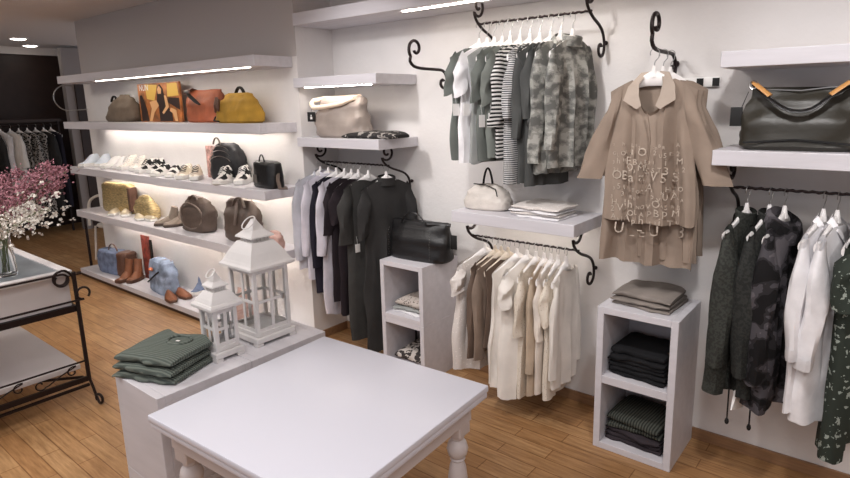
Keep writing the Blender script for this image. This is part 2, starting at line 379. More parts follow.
def garment(kind, label, cat, loc, rz, w, L, m, sleeve=None, T=.05, flare=.0, seed=1, collar=None, tagat=None, drop=.10, nv=16, nu=36,
            hem=0.0, folds=5, group=None, neck=.055, neckd=.035, backlonger=0, extra=None, cuff=None, hm=HANG, fa=1.0, sl_off=.02, hang_desc=None, hang=True, splay=0, sT=1):
    """origin at hook top; body hangs below, x across shoulders, front = -y"""
    r = thing(kind, label, cat, loc, rz, group)
    rnd = random.Random(seed); ph = rnd.random()*6; ph2 = rnd.random()*6
    zs = -drop-.006
    def ztop(x, sgn):
        a = min(1, abs(x)/w); z = zs-.08*a**1.3
        if abs(x) < neck: z -= (neckd if sgn < 0 else .012)*(1-(x/neck)**2)
        return z+.0285-.008*(1 if abs(x) < neck else 0)
    def P(th, v):
        c, s = math.cos(th), math.sin(th)
        cx = math.copysign(abs(c)**.8, c); sy = math.copysign(abs(s)**.8, s)
        ww = w*(1-.10*math.sin(PI*min(1, v*1.6))+flare*v)
        x = ww*cx
        zt = ztop(w*cx, s); zh = -drop-L-hem*(1-cx*cx)*(1 if s < 0 else 1)-(backlonger if s > 0 else 0)
        zh += .012*nz(th*1.5, seed)
        z = zt+(zh-zt)*v
        t = max(.0165, T*(.3+.7*min(1, v*5)**.6))
        if v == 0 and abs(w*cx) < neck: t = .028
        k = min(1, v*2.2)
        y = t*sy*(1+fa*(.28*k*math.sin(folds*cx*2.1+ph+v*1.2)+.2*k*math.sin(folds*1.9*cx+ph2)))
        y += fa*.35*T*k*math.sin(folds*.8*cx+ph2+v)+fa*.12*T*k*math.sin(folds*3.3*cx+ph)+.25*T*nz(x*6, z*5, 0, seed)
        x += .02*k*nz(z*4, s*2, 3, seed)*(w/.2)
        return (x, y, z)
    b = MB(); b.loft([[P(2*PI*j/nu, (i/nv)**1.15) for j in range(nu)] for i in range(nv+1)], caps=False)
    body = b.build('body', m, r)
    if sleeve:
        sl, sr, sm = (sleeve+(None,))[:3] if len(sleeve) < 3 else sleeve
        for sd in (-1, 1):
            b = MB(); rings = []; n = 12 if nu > 20 else 6; mu = 14 if nu > 20 else 8
            for i in range(n+1):
                v = i/n
                cxx = sd*(w*(.90 if not splay else .80)+sl_off*v+splay*v); cy = -.006*sT+.02*nz(v*2, sd*3, 0, seed)*1.2
                zc = zs-.075-sl*v+(.03 if i == 0 else 0)
                rxx = (sr*(1-.25*v))*(.3+.7*min(1, v*6)**.5) if not splay else sr*(.42+.58*min(1, v*1.5))*(1-.1*v); ry = min(T*.9, sr)*(.35+.65*min(1, v*4))*(1-.2*v)*sT
                ring = []
                for j in range(mu):
                    a = 2*PI*j/mu; px = rxx*math.cos(a); f = 1+.16*math.sin(3*a+v*5+ph)*min(1, v*3)
                    zz = zc+(.03-.06*(sd*px/rxx*.5+.5))*(1-v) + (.02*(-sd*px/rxx) if sl < .3 else 0)*v
                    ring.append((cxx+px*f, cy+ry*math.sin(a)*f, zz))
                rings.append(ring)
            b.loft(rings, caps=False); slv = b.build('sleeve', sm or m, r)
            if cuff:
                e = [Vector(p) for p in rings[-1]]; c = sum(e, Vector())/len(e)
                up = Vector((0, 0, cuff[0]))
                q = [[c+(p-c)*1.06 for p in e], [c+(p-c)*1.12+up*.5 for p in e], [c+(p-c)*1.10+up for p in e]]
                MB().loft(q, caps=False).build('cuff', cuff[1] or m, slv)
    if collar == 'shirt':
        for sd in (-1, 1):
            b = MB()
            pts = [(0.005*sd, .022, zs+.022), (sd*.055, .018, zs+.012), (sd*.078, -.03, zs-.018), (sd*.07, -.056, zs-.06), (sd*.04, -.05, zs-.075), (sd*.015, -.045, zs-.075)]
            inn = [(0.005*sd, .012, zs+.045), (sd*.04, .005, zs+.035), (sd*.05, -.02, zs+.005), (sd*.045, -.04, zs-.03), (sd*.025, -.042, zs-.055), (sd*.012, -.04, zs-.07)]
            out = [(x, y+.004, z) for x, y, z in pts]
            b.loft([inn, pts], caps=False, closed=False); b.build('collar', m, r)
    elif collar == 'stand':
        b = MB(); b.loft([[(.062*math.cos(a)*s, .034*math.sin(a)*s, zs-.012+zz+.01*math.sin(a)) for a in [2*PI*j/16 for j in range(16)]] for s, zz in ((1.15, -.01), (1.05, .015), (1.1, .035), (1.0, .04))], caps=False)
        b.build('collar', m, r)
    elif collar == 'hood':
        b = MB(); b.loft([[(.09*math.cos(a)*s, .05*math.sin(a)*s+yy, zs-.0+zz+.03*math.sin(a)) for a in [2*PI*j/18 for j in range(18)]] for s, zz, yy in ((1.25, -.07, 0), (1.35, -.03, 0), (1.2, .01, 0), (.9, .02, 0), (.8, -.01, 0), (.75, -.05, 0))], caps=False)
        b.build('hood', m, r)
    if tagat:
        for (x, z, s) in ([tagat] if not isinstance(tagat, list) else tagat):
            b = MB(); b.box((x-.018*s, -T-.022, -drop-z-.055*s), (x+.018*s, -T-.02, -drop-z), 0); b.tube([(x, -T-.021, -drop-z), (x, -T-.012, -drop-z+.05)], .0008, 4)
            b.build('price_tag', CARD, r, smooth=False, label='white paper price tag')
    if extra: extra(r, P, zs)
    if hang:
        hd = hang_desc or label
        if len(hd.split()) > 12: hd = hd.replace(' with white lining', '').replace('with pale collar and lettering all over its lower half', 'with pale collar').replace('at the right end of its rail', 'at the rail end').replace(' on the scroll hook', '')
        if len(hd.split()) > 12: print('LONG', hd)
        hanger(('white' if hm is HANG else 'cream')+' hanger holding the '+hd, loc, rz, w, hm, drop)
    return r

LGREY = cloth('light_grey_cotton', (182, 182, 190)); WHITE = cloth('white_cotton', (226, 224, 226)); GREEN = cloth('grey_green_jersey', (102, 106, 102)); GREEN2 = cloth('sage_green_jersey', (116, 120, 115))
NAVY = cloth('dark_navy_cloth', (38, 36, 46)); PLUM = cloth('dark_plum_cloth', (42, 36, 40)); CHAR = cloth('charcoal_cloth', (62, 61, 60)); CHAR2 = cloth('soft_black_cloth', (52, 51, 51)); DGREY = cloth('dark_grey_jersey', (78, 79, 78))
LAV = cloth('pale_lavender_cotton', (204, 200, 210)); LIN = cloth('light_linen', (150, 152, 150))
CREAM = cloth('cream_crepe', (226, 216, 206)); OFFW = cloth('off_white_pleated', (230, 224, 217), .04, 30); TAUPE = cloth('taupe_cloth', (134, 118, 106)); TAUPE2 = cloth('brown_taupe_cloth', (104, 88, 78)); BEIGE = cloth('beige_knit', (190, 172, 152))
LACE = speck('white_lace', (236, 230, 226), (214, 207, 202), 60, .2); CROCH = speck('cream_crochet', (192, 178, 162), (222, 212, 198), 70, .2)
STR1 = stripe('black_white_stripe', (38, 38, 38), (214, 212, 210), .02, .5); STR2 = stripe('fine_grey_stripe', (60, 60, 62), (205, 204, 203), .011, .45)
CAMOG = camo_m('grey_camouflage', [(104, 104, 101), (126, 126, 122), (150, 150, 144), (174, 173, 167)], 19)
CAMOD = camo_m('dark_camouflage', [(28, 27, 28), (46, 44, 46), (76, 73, 77), (98, 94, 98)], 11)
PARKA = speck('dark_green_parka', (62, 64, 60), (50, 51, 48), 90, .5, 'noise'); PARKA2 = speck('charcoal_parka', (50, 51, 49), (40, 41, 40), 90, .5, 'noise')
FLORAL = speck('black_white_floral', (150, 158, 150), (50, 56, 50), 42, .39, 'noise')
SHIRTB = cloth('brown_beige_shirt_cloth', (146, 130, 117), .05, 30); SHIRTC = cloth('pale_shirt_collar_cloth', (172, 158, 146), .05, 30)
HOUND = speck('black_white_houndstooth', (26, 25, 25), (150, 146, 142), 46, .5)

def rodx(u, y, z):
    # X on the rod plane at pixel column u
    lo, hi = -11.0, .6
    for _ in range(50):
        m_ = (lo+hi)/2
        if pj((m_, y, z))[0] < u: lo = m_
        else: hi = m_
    return lo
def rack(items, ry, rz, yaw0=PI/2):
    for it in items:
        u, kind, label, cat, w, vhem, m, kw = it
        x = rodx(u, ry, rz-.02); drop = kw.get('drop', .10)
        # hem height from the pixel row, measured at the near half of the garment
        zb = height_at((x, ry-w*.6, 0), vhem); L = rz+.006-zb-drop
        kw = dict(kw); off = kw.pop('dyaw', -.2)
        garment(kind, label, cat, (x, ry, rz+.0085), yaw0+off, w, L, m, seed=int(u*7) % 97, **kw)
G1 = 'clothes on the rail beneath the beige bag'
g1z = 1.361
rack([
 (320, 'shirt', 'pale grey long-sleeved shirt, first at the left end of its rail', 'shirt', .2, 268, LGREY, dict(sleeve=(.52, .052), collar='shirt', T=.035, dyaw=-0.25)),
 (328, 'blouse', 'white blouse beside the pale grey shirt on the rail', 'blouse', .2, 278, LAV, dict(sleeve=(.48, .05), T=.032, dyaw=-0.23, collar='stand')),
 (336, 'cardigan', 'dark navy cardigan between the white blouse and the lavender shirt', 'cardigan', .2, 292, NAVY, dict(sleeve=(.55, .045), T=.032, dyaw=-0.21)),
 (344, 'shirt', 'pale lavender long shirt between dark garments', 'shirt', .21, 312, LAV, dict(sleeve=(.45, .05), T=.035, dyaw=-0.20, hem=.03)),
 (351, 'top', 'dark plum top directly right of the lavender long shirt', 'top', .2, 300, PLUM, dict(sleeve=(.3, .05), T=.03, dyaw=-0.19)),
 (358, 'dress', 'dark short-sleeved dress with a white price tag', 'dress', .2, 314, PLUM, dict(sleeve=(.2, .06), T=.035, tagat=(-.1, .25, 1.2), dyaw=-0.17)),
 (368, 'dress', 'charcoal wide-sleeved dress with a low white tag', 'dress', .2, 338, CHAR, dict(sleeve=(.34, .07), T=.04, tagat=(-.15, .42, 1.0), dyaw=-0.19)),
 (386, 'dress', 'longest soft black dress at the right end of its rail', 'dress', .19, 352, CHAR2, dict(sleeve=(.28, .05), T=.036, dyaw=-0.28, collar='stand')),
], -.24, g1z)
G2 = 'tops on the highest rail'
rack([
 (479, 'tee_shirt', 'grey green tee, first at the left end of the high rail', 'shirt', .2, 160, GREEN, dict(drop=.135, sleeve=(.16, .06), T=.03, dyaw=-0.30, tagat=(-.2, .30, 1.15))),
 (487, 'tee_shirt', 'white tee beside the first grey green tee', 'shirt', .2, 163, WHITE, dict(drop=.135, sleeve=(.17, .055), T=.03, dyaw=-0.27, tagat=(-.19, .30, 1.15))),
 (494, 'top', 'light grey linen top behind the white tee', 'top', .19, 163, LIN, dict(drop=.135, T=.03, dyaw=-0.24)),
 (502, 'tee_shirt', 'grey green short-sleeved tee with white tag beside the linen top', 'shirt', .19, 161, GREEN, dict(drop=.135, sleeve=(.2, .06), T=.03, tagat=(-.2, .36, 1.15), dyaw=-0.21)),
 (510, 'tee_shirt', 'sage green tee between the tagged tee and the striped sweater', 'shirt', .18, 158, GREEN2, dict(drop=.135, sleeve=(.22, .055), T=.028, tagat=(-.19, .35, 1.15), dyaw=-0.20)),
 (520, 'sweater', 'boldly black and white striped sweater with rolled sleeves', 'sweater', .185, 158, STR1, dict(drop=.135, sleeve=(.34, .055), T=.035, cuff=(.04, STR1), dyaw=-0.17)),
 (530, 'tunic', 'long tunic with fine grey and white stripes', 'tunic', .17, 184, STR2, dict(drop=.135, sleeve=(.3, .045), T=.035, dyaw=-0.18)),
 (540, 'tunic', 'dark grey plain tunic right of the finely striped tunic', 'tunic', .17, 183, DGREY, dict(drop=.135, sleeve=(.4, .045), T=.032, dyaw=-0.20)),
 (551, 'tunic', 'dark grey tunic with a knotted side next to the camouflage tops', 'tunic', .17, 186, DGREY, dict(drop=.135, sleeve=(.3, .05), T=.04, dyaw=-0.23, extra=lambda r, P, zs: part('knot', DGREY, r, lambda b: (b.ball((-.16, -.05, -.56), .038, 10), b.ball((-.14, -.06, -.585), .03, 8), b.ball((-.18, -.045, -.53), .026, 8))))),
 (561, 'shirt', 'grey camouflage long shirt, the left one of two', 'shirt', .18, 174, CAMOG, dict(drop=.135, sleeve=(.52, .05), T=.04, collar='shirt', dyaw=-0.24)),
 (573, 'hooded_top', 'grey camouflage hooded top, the right one at the rail end', 'top', .165, 168, CAMOG, dict(drop=.135, sleeve=(.45, .045), T=.036, collar='stand', dyaw=-0.2)),
], -.212, 2.172)
G3 = 'pale clothes on the rail under the small white handbag'
rack([
 (485, 'dress', 'white lace dress, first at the left end of the lower rail', 'dress', .2, 368, LACE, dict(sleeve=(.12, .055), T=.045, flare=.12, dyaw=-0.34)),
 (495, 'jacket', 'brown taupe jacket beside the white lace dress', 'jacket', .18, 352, TAUPE2, dict(sleeve=(.5, .045), T=.03, dyaw=-0.28, hm=HANGD)),
 (501, 'cardigan', 'beige taupe cardigan on a cream hanger', 'cardigan', .18, 350, TAUPE, dict(sleeve=(.5, .045), T=.028, dyaw=-0.27, hm=HANGD)),
 (508, 'tunic', 'mottled grey taupe tunic behind the long cream dress', 'tunic', .18, 346, TAUPE2, dict(T=.026, dyaw=-0.24, hm=HANGD)),
 (517, 'dress', 'long pleated cream dress reaching almost to the floor', 'dress', .19, 384, OFFW, dict(T=.05, flare=.1, folds=9, dyaw=-0.22)),
 (527, 'dress', 'longest off-white pleated dress, right of the cream one', 'dress', .19, 394, OFFW, dict(T=.05, flare=.12, folds=10, dyaw=-0.18, sleeve=(.14, .05))),
 (536, 'blouse', 'pale cream blouse with crochet front', 'blouse', .17, 394, CROCH, dict(T=.03, folds=6, sleeve=(.3, .045), dyaw=-0.05)),
 (544, 'cardigan', 'beige knit cardigan with thin sleeves', 'cardigan', .16, 392, BEIGE, dict(T=.028, sleeve=(.5, .035), dyaw=0.06)),
 (551, 'dress', 'beige layered dress between two cream garments', 'dress', .16, 390, CREAM, dict(T=.028, sleeve=(.3, .035), dyaw=0.06)),
 (558, 'dress', 'cream crochet dress with white labels near its hem', 'dress', .155, 396, CROCH, dict(T=.03, tagat=[(-.1, .52, 1.8), (.0, .5, 1.8)], sleeve=(.2, .04), dyaw=0.06)),
 (566, 'blouse', 'white plain blouse at the right end of the lower rail', 'blouse', .15, 386, OFFW, dict(T=.028, sleeve=(.5, .04), dyaw=0.06)),
], -.25, .986)
# drawstrings on the parkas
def strings(r, P, zs):
    for x in (-.08,):
        b = MB(); b.tube([(x, -.03, -.6), (x-.01, -.03, -.85), (x-.005, -.03, -1.06)], .0035, 6); b.ball((x-.005, -.03, -1.065), .010, 8, 1, 1, 1.6); b.build('drawstring', BLACKC, r)
G4 = 'clothes on the right rail'
def lining(r, P, zs):
    zb_ = P(-PI/2, 1)[2]
    b = MB(); b.add([(-.13, -.085, zb_+.03), (-.02, -.085, zb_+.015), (-.05, -.08, zb_-.075), (-.16, -.08, zb_-.05), (-.13, -.07, zb_+.03), (-.02, -.07, zb_+.015), (-.05, -.074, zb_-.075), (-.16, -.074, zb_-.05)], [(0, 1, 2, 3), (7, 6, 5, 4), (0, 4, 5, 1), (1, 5, 6, 2), (2, 6, 7, 3), (3, 7, 4, 0)]); b.build('hem_lining', CARD, r, smooth=False, label='white folded lining at the hem')
    strings(r, P, zs)
rack([
 (748, 'parka', 'dark green parka with white lining, first at the left of its rail', 'jacket', .18, 392, PARKA, dict(sleeve=(.56, .062), T=.055, collar='stand', dyaw=-0.23, extra=lining, drop=.125, neck=.05, neckd=.02)),
 (771, 'parka', 'charcoal parka between the green parka and the camouflage coat', 'jacket', .18, 394, PARKA2, dict(sleeve=(.58, .06), T=.055, collar='stand', dyaw=-0.20, extra=strings, drop=.125, neck=.05, neckd=.02)),
 (786, 'coat', 'dark camouflage coat with hood on the right rail', 'coat', .18, 408, CAMOD, dict(sleeve=(.6, .062), T=.06, collar='hood', dyaw=-0.18, drop=.125, neck=.05, neckd=.02)),
 (825, 'shirt', 'white long shirt with turned-up cuffs, the left one of two', 'shirt', .2, 408, WHITE, dict(sleeve=(.45, .055), T=.04, collar='shirt', cuff=(.05, None), dyaw=-0.21, drop=.125, neck=.05, neckd=.02)),
 (839, 'shirt', 'white long shirt with turned-up cuffs, the right one of two', 'shirt', .2, 420, WHITE, dict(sleeve=(.48, .055), T=.045, collar='shirt', cuff=(.05, None), dyaw=-0.18, drop=.125, neck=.05, neckd=.02)),
 (866, 'dress', 'black dress with white floral print at the frame edge', 'dress', .2, 455, FLORAL, dict(sleeve=(.2, .055), T=.05, dyaw=-0.17, drop=.125, neck=.05, neckd=.02)),
], -.215, 1.366)

# brown printed shirts, facing the room
def textmesh(txt, size):
    c = bpy.data.curves.new('t', 'FONT'); c.body = txt; c.size = size; c.extrude = 0; c.resolution_u = 2
    o = bpy.data.objects.new('t', c); COL.objects.link(o)
    dg = bpy.context.evaluated_depsgraph_get(); dg.update(); me = bpy.data.meshes.new_from_object(o.evaluated_get(dg))
    vs = [tuple(v.co) for v in me.vertices]; fs = [tuple(p.vertices) for p in me.polygons]
    bpy.data.objects.remove(o); bpy.data.curves.remove(c); return vs, fs
PRINT = mat('pale_fabric_print', (180, 166, 152), .9)
def printed(w, T, L, rows, drop=.1):
    def f(r, P, zs):
        import bisect
        # sample front surface heights on a grid
        S = []
        for i in range(61):
            v = i/60
            for j in range(0, 61):
                th = PI+PI*j/60; S.append(P(th, v))
        grid = {}
        for x, y, z in S:
            k = (round(x/.02), round(z/.02)); grid[k] = min(grid.get(k, 9), y)
        def fy(x, z):
            best = 9; kx, kz = round(x/.02), round(z/.02)
            for dx in (-1, 0, 1):
                for dz in (-1, 0, 1): best = min(best, grid.get((kx+dx, kz+dz), 9))
            return (best if best < 9 else -T)-.0025
        b = MB()
        for txt, x, z, s in rows:
            vs, fs = textmesh(txt, s); b.add([(x+a, fy(x+a, z+c), z+c) for a, c, _ in vs], fs)
        b.build('print', PRINT, r, smooth=False, label='pale lettering printed over the front')
    return f
def flaps(w):
    def f(r, P, zs):
        # pointed pale collar wings laid over the chest, and the dark placket
        for sd in (-1, 1):
            b = MB(); o = [(sd*.02, .03, zs+.035), (sd*.06, .015, zs+.03), (sd*.10, -.035, zs-.03), (sd*.112, -.06, zs-.09), (sd*.05, -.066, zs-.13)]
            i_ = [(sd*.015, .01, zs+.02), (sd*.035, .0, zs+.015), (sd*.05, -.04, zs-.02), (sd*.045, -.058, zs-.07), (sd*.03, -.064, zs-.115)]
            b.loft([i_, o, [(x, y+.006, z) for x, y, z in o]], caps=False, closed=False); b.build('collar', SHIRTC, r, label='pale pointed collar')
        part('placket', SHIRTC if 0 else SHIRTB, r, lambda b: b.tube([(.0+.02*math.sin(i*.5), -.078, zs-.14-.045*i) for i in range(9)], .006, 6, flat=.3))
    return f
BS = 'brown printed shirts on the scroll hook'
rw = random.Random(9); rows = []; zz = -.43
while zz > -.80:
    x = -.165+.01*rw.random(); big = rw.random()
    while x < .15:
        sz = rw.choice((.022, .03, .038, .05) if zz < -.46 else (.014, .02, .024)); 
        if big > .75: sz = .06
        rows.append((rw.choice('AUBEM2OGRDN3HIhpiaeLVTS5'), x, zz+rw.uniform(-.008, .008), sz)); x += sz*.72+.003
        if rw.random() < .12: x += .03
    zz -= .036 if big <= .75 else .052
rows += [('U', -.14, -.83, .07), ('U', .02, -.83, .075), ('L E', -.07, -.84, .06)]
def fr(*fs):
    def g(r, P, zs):
        for q in fs: q(r, P, zs)
    return g
garment('shirt', 'rearmost brown printed shirt showing at the right on the scroll hook', 'shirt', (-.885, -.15, 1.967), -.22, .185, .81, SHIRTB, sleeve=(.38, .062), T=.03, splay=.10, sT=.8, flare=.15, seed=31, neck=.08, drop=.125, folds=6, fa=1.5)
garment('shirt', 'middle brown printed shirt peeping out behind the front one', 'shirt', (-.89, -.235, 1.967), -.10, .185, .83, SHIRTB, sleeve=(.38, .062), T=.03, splay=.10, sT=.8, flare=.15, seed=35, neck=.08, drop=.125, folds=6, fa=1.5,
        extra=printed(.185, .03, .86, [('No', .08, -.66, .075), ('DEF', .06, -.75, .06), ('3', .12, -.84, .08), ('R', .11, -.56, .06)]))
garment('shirt', 'front brown shirt with pale collar and lettering all over its lower half', 'shirt', (-.9, -.325, 1.967), .06, .19, .65, SHIRTB, sleeve=(.38, .066), T=.036, splay=.115, sT=.9, flare=.12, seed=12, neck=.08, neckd=.17, drop=.125,
        backlonger=.21, extra=fr(printed(.19, .036, .68, rows), flaps(.19)), nv=26, nu=64, folds=6, fa=1.5)
part('x', CARD, None, lambda b: b.box((-1.08, -.02, 1.80), (-.70, -.004, 1.845), .002)).name = 'wall_plaque'
wp = bpy.data.objects['wall_plaque']; tag(wp, 'narrow white strip on the wall behind the brown shirts', 'wall strip')
for x in (-1.05, -.8, -.73):
    o = part('dark_square', BLACKC, wp, lambda b: b.box((x, -.024, 1.803), (x+.03, -.0205, 1.84)), label='small dark square on the strip')

# ------------------------------------------------------------------ soft bags, shoes, folded clothes
def bag_body(w, d, h, prof, wr=.012, seed=1, sq=.6, n=36, m=16, lean=0, sag=0):
    """prof: list of (t, wfac, dfac)"""
    b = MB(); rings = []
    def ip(t):
        for (t0, a0, b0), (t1, a1, b1) in zip(prof, prof[1:]):
            if t <= t1: k = (t-t0)/(t1-t0+1e-9); k = k*k*(3-2*k); return a0+(a1-a0)*k, b0+(b1-b0)*k
        return prof[-1][1:]
    for i in range(m+1):
        t = i/m; a, dd = ip(t); ring = []
        for j in range(n):
            th = 2*PI*j/n; c, s = math.cos(th), math.sin(th)
            x = w/2*a*math.copysign(abs(c)**sq, c); y = d/2*dd*math.copysign(abs(s)**sq, s); z = h*t
            q = wr*(nz(x*14, y*14, z*12, seed)+.6*nz(x*30, y*30, z*28, seed+3))*min(1, 6*t+.1)
            z -= sag*math.cos(min(1, abs(x)/(w/2))*PI/2)*max(0, t-.6)/.4
            ring.append((x*(1+q/max(w, .1)*2)+lean*t*w, y+q*math.copysign(1, y) if abs(y) > 1e-5 else y, z+(q*.5 if 0 < t else 0)))
        rings.append(ring)
    return b.loft(rings)
TOTE = [(0, .82, .80), (.06, .95, .98), (.3, 1, 1), (.7, .97, .72), (.92, .92, .3), (1, .86, .12)]
DOME = [(0, .80, .85), (.08, .97, 1), (.35, 1, 1), (.65, .88, .8), (.88, .6, .45), (1, .3, .15)]
BOX = [(0, .92, .92), (.05, 1, 1), (.9, .96, .9), (.97, .9, .8), (1, .8, .6)]
PACK = [(0, .86, .85), (.07, 1, 1), (.5, 1, .95), (.8, .88, .8), (.95, .6, .55), (1, .4, .3)]
def arc(w, h, z, y=0, n=14, lean=0):
    return [(-w/2+w*i/n, y+lean*math.sin(PI*i/n), z+h*math.sin(PI*i/n)**.7) for i in range(n+1)]
def spot(u, v, z): return at(u, v, 2, z)
def span(u0, u1, P):
    """width along X so that the thing covers u0..u1 at depth P.y"""
    def X(u):
        lo, hi = -11, 1
        for _ in range(45):
            q = (lo+hi)/2
            if pj((q, P[1], P[2]))[0] < u: lo = q
            else: hi = q
        return lo
    a, b = X(u0), X(u1); return (a+b)/2, b-a
def bag(name, label, cat, u0, u1, vt, z, Y, m, prof=TOTE, d=.15, yaw=0, handles=(), wr=.012, seed=1, sq=.6, sag=0, lean=0, extra=None, wk=None, h=None, hm=None, group=None):
    if wk is None: wk = .86 if Y < -.38 else 1.0
    X, w = span(u0, u1, (0, Y, z+.1)); w *= wk; hh = h or (height_at((X, Y, 0), vt)-z)
    r = thing(name, label, cat, (X, Y, z+.001), yaw, group)
    bag_body(w, d, hh, prof, wr, seed, sq, sag=sag, lean=lean).build('body', m, r)
    for (hw, hz_, z0, y, rad, lx) in handles:
        part('handle', hm or m, r, lambda b: b.tube([(x+lx, yy, zz) for x, yy, zz in arc(hw, hz_, z0*hh, y)], rad, 8, flat=.6))
    if extra: extra(r, w, hh, d)
    return r
KHAKI = mat('khaki_canvas', (112, 98, 84), .8, var=.1, bump=.4); ORANGE = mat('orange_brown_leather', (158, 84, 52), .5, var=.15, bump=.4); MUST = mat('mustard_suede', (178, 138, 48), .75, var=.12, bump=.4)
DENIM = mat('blue_denim', (108, 120, 146), .9, var=.18, vs=14, bump=.4, bs=120); DENL = mat('washed_denim', (138, 152, 174), .9, var=.22, vs=12, bump=.4, bs=120)
BLEATHER = mat('brown_leather', (92, 62, 48), .5, var=.1, bump=.3); BOOTT = mat('pale_taupe_suede', (146, 132, 120), .8); COGN = mat('cognac_leather', (134, 84, 56), .5, var=.1, bump=.3)
GOLD = mat('gold_metallic_weave', (190, 168, 122), .42, metal=.55, var=.2, vs=30, bump=.6, bs=90, scale=(1, 1, 5)); TAUL = mat('taupe_leather', (112, 98, 90), .55, var=.12, bump=.4); TAUD = mat('dark_taupe_leather', (88, 74, 66), .55, var=.1, bump=.4)
BEIL = mat('beige_grey_leather', (158, 146, 138), .5, var=.06, bump=.3); CRML = mat('cream_leather', (240, 222, 200), .45, bump=.2); WBAG = mat('ivory_crinkled_leather', (206, 198, 190), .5, var=.06, bump=.8, bs=50)
OLIVE = mat('black_olive_leather', (50, 47, 40), .42, bump=.3, bs=50); TANS = mat('tan_strap_leather', (206, 150, 88), .5); BLKN = mat('black_nylon', (28, 28, 31), .5, bump=.3, bs=120)
PINKL = mat('dusty_pink_leather', (196, 160, 150), .6)
S2, S3, S4, S5 = 1.638, 1.184, .731, .08
Y2 = -.46
bag('slouch_bag', 'khaki grey slouch bag left of the picture board', 'bag', 107, 140, 95, S2, Y2, KHAKI, [(0, .9, .8), (.1, 1, 1), (.5, .9, .9), (.8, .6, .5), (1, .3, .2)], .16, 0, ((.12, .05, .75, -.03, .012, -.08),), seed=3, lean=.12, hm=BLACKC)
# picture board (generic abstract portrait colours)
X, w = span(139, 180, (0, -.46, S2+.1)); hb = height_at((X, -.46, 0), 83)-S2
pb = thing('picture_board', 'upright picture board with warm brown image of a seated person', 'picture', (X, -.45, S2+.001))
part('board', mat('picture_brown', (150, 92, 48), .5, var=.45, vs=9), pb, lambda b: b.box((-w/2, 0, 0), (w/2, .02, hb), .001))
PSK = mat('picture_skin', (226, 176, 124), .5); PDK = mat('picture_dark', (46, 28, 24), .5); PYL = mat('picture_yellow', (226, 186, 90), .5)
def fl(name, m, pts, y=-.002, lab=None):
    b = MB(); b.add([(x*w, y, z*hb) for x, z in pts]+[(x*w, y+.0015, z*hb) for x, z in pts], [tuple(range(len(pts))), tuple(range(2*len(pts)-1, len(pts)-1, -1))]+[(i, (i+1) % len(pts), (i+1) % len(pts)+len(pts), i+len(pts)) for i in range(len(pts))])
    return b.build(name, m, pb, smooth=False, label=lab or 'printed shape on the picture')
fl('printed_glow', PYL, [(-.28, .6), (-.1, .55), (0, .95), (-.3, .98)]); fl('printed_glow', PYL, [(.22, .64), (.48, .66), (.46, .97), (.24, .97)])
fl('printed_hair', PDK, [(-.04, .5), (0, .85), (.06, .97), (.13, .85), (.16, .55), (.1, .5)], -.003); fl('printed_face', PSK, [(.01, .72), (.0, .84), (.05, .92), (.1, .84), (.08, .72)], -.004)
fl('printed_body', PDK, [(0, .3), (0, .66), (.16, .7), (.2, .4), (.3, .25), (.3, .02), (0, .02)], -.004); fl('printed_arm', PSK, [(.15, .68), (.2, .66), (.24, .38), (.1, .2), (.07, .24), (.17, .4)], -.005)
fl('printed_leg', PSK, [(-.22, .52), (-.05, .56), (.0, .42), (-.12, .25), (-.2, .01), (-.27, .01), (-.18, .35)], -.004); fl('printed_leg', PSK, [(.28, .36), (.4, .3), (.42, .02), (.36, .02), (.32, .22), (.25, .28)], -.005)
fl('printed_shadow', PDK, [(-.46, .02), (-.46, .7), (-.4, .7), (-.3, .3), (-.28, .02)]); fl('printed_shadow', PDK, [(.22, .5), (.48, .3), (.48, .6), (.25, .62)])
vs, fs = textmesh('NUN', .075); MB().add([(x-w*.45, -.004, z+hb*.82) for x, z, _ in vs], fs).build('printed_lettering', CARD, pb, smooth=False, label='white lettering')
def obag(r, w, h, d):
    part('flap', BLACKC, r, lambda b: b.tube([(-.13, -.07, h*.98), (-.05, -.10, h*.8), (.03, -.105, h*.62), (.06, -.1, h*.55)], [.008, .02, .018, .01], 8, flat=.5))
    part('buckle', STEEL, r, lambda b: b.box((-.09, -.12, h*.9), (-.04, -.1, h*.99), .004))
    part('side_fold', BLEATHER, r, lambda b: b.loft([[(-w/2+.01, -.06, h*.9), (-w*.2, -.05, h*1.06), (-w*.25, .02, h*.98)], [(-w/2+.02, -.02, h*.86), (-w*.2, 0, h*1.0), (-w*.2, .03, h*.95)]], caps=True))
bag('leather_bag', 'orange brown leather bag with black strap beside the mustard bag', 'bag', 191, 223, 90, S2, -.45, ORANGE, [(0, .9, .85), (.06, .98, 1), (.5, .98, .9), (.85, 1.02, .5), (1, 1, .2)], .17, .1, (), seed=5, extra=obag)
def mbag(r, w, h, d):
    part('knotted_strap', BLEATHER, r, lambda b: (b.tube([(-w*.3, -d*.45, h*.85), (-w*.24, -d*.56, h*.6), (-w*.27, -d*.58, h*.36)], [.012, .02, .008], 8), b.tube([(-w*.2, -d*.5, h*.8), (-w*.2, -d*.57, h*.55), (-w*.17, -d*.58, h*.4)], [.008, .016, .006], 8)))
    part('seam_piping', BLACKC, r, lambda b: b.tube([(-w*.5, -d*.3, h*.2), (-w*.42, -d*.48, h*.08), (-w*.25, -d*.5, .012)], .006, 6))
bag('suede_bag', 'mustard yellow suede bag at the right of the shelf', 'bag', 218, 262, 93, S2, -.5, MUST, [(0, .92, .85), (.06, 1, 1), (.35, .98, 1), (.7, .82, .75), (.93, .6, .4), (1, .5, .2)], .2, -.05, ((.12, .055, .92, .0, .014, .03),), seed=8, extra=mbag, hm=BLACKC)

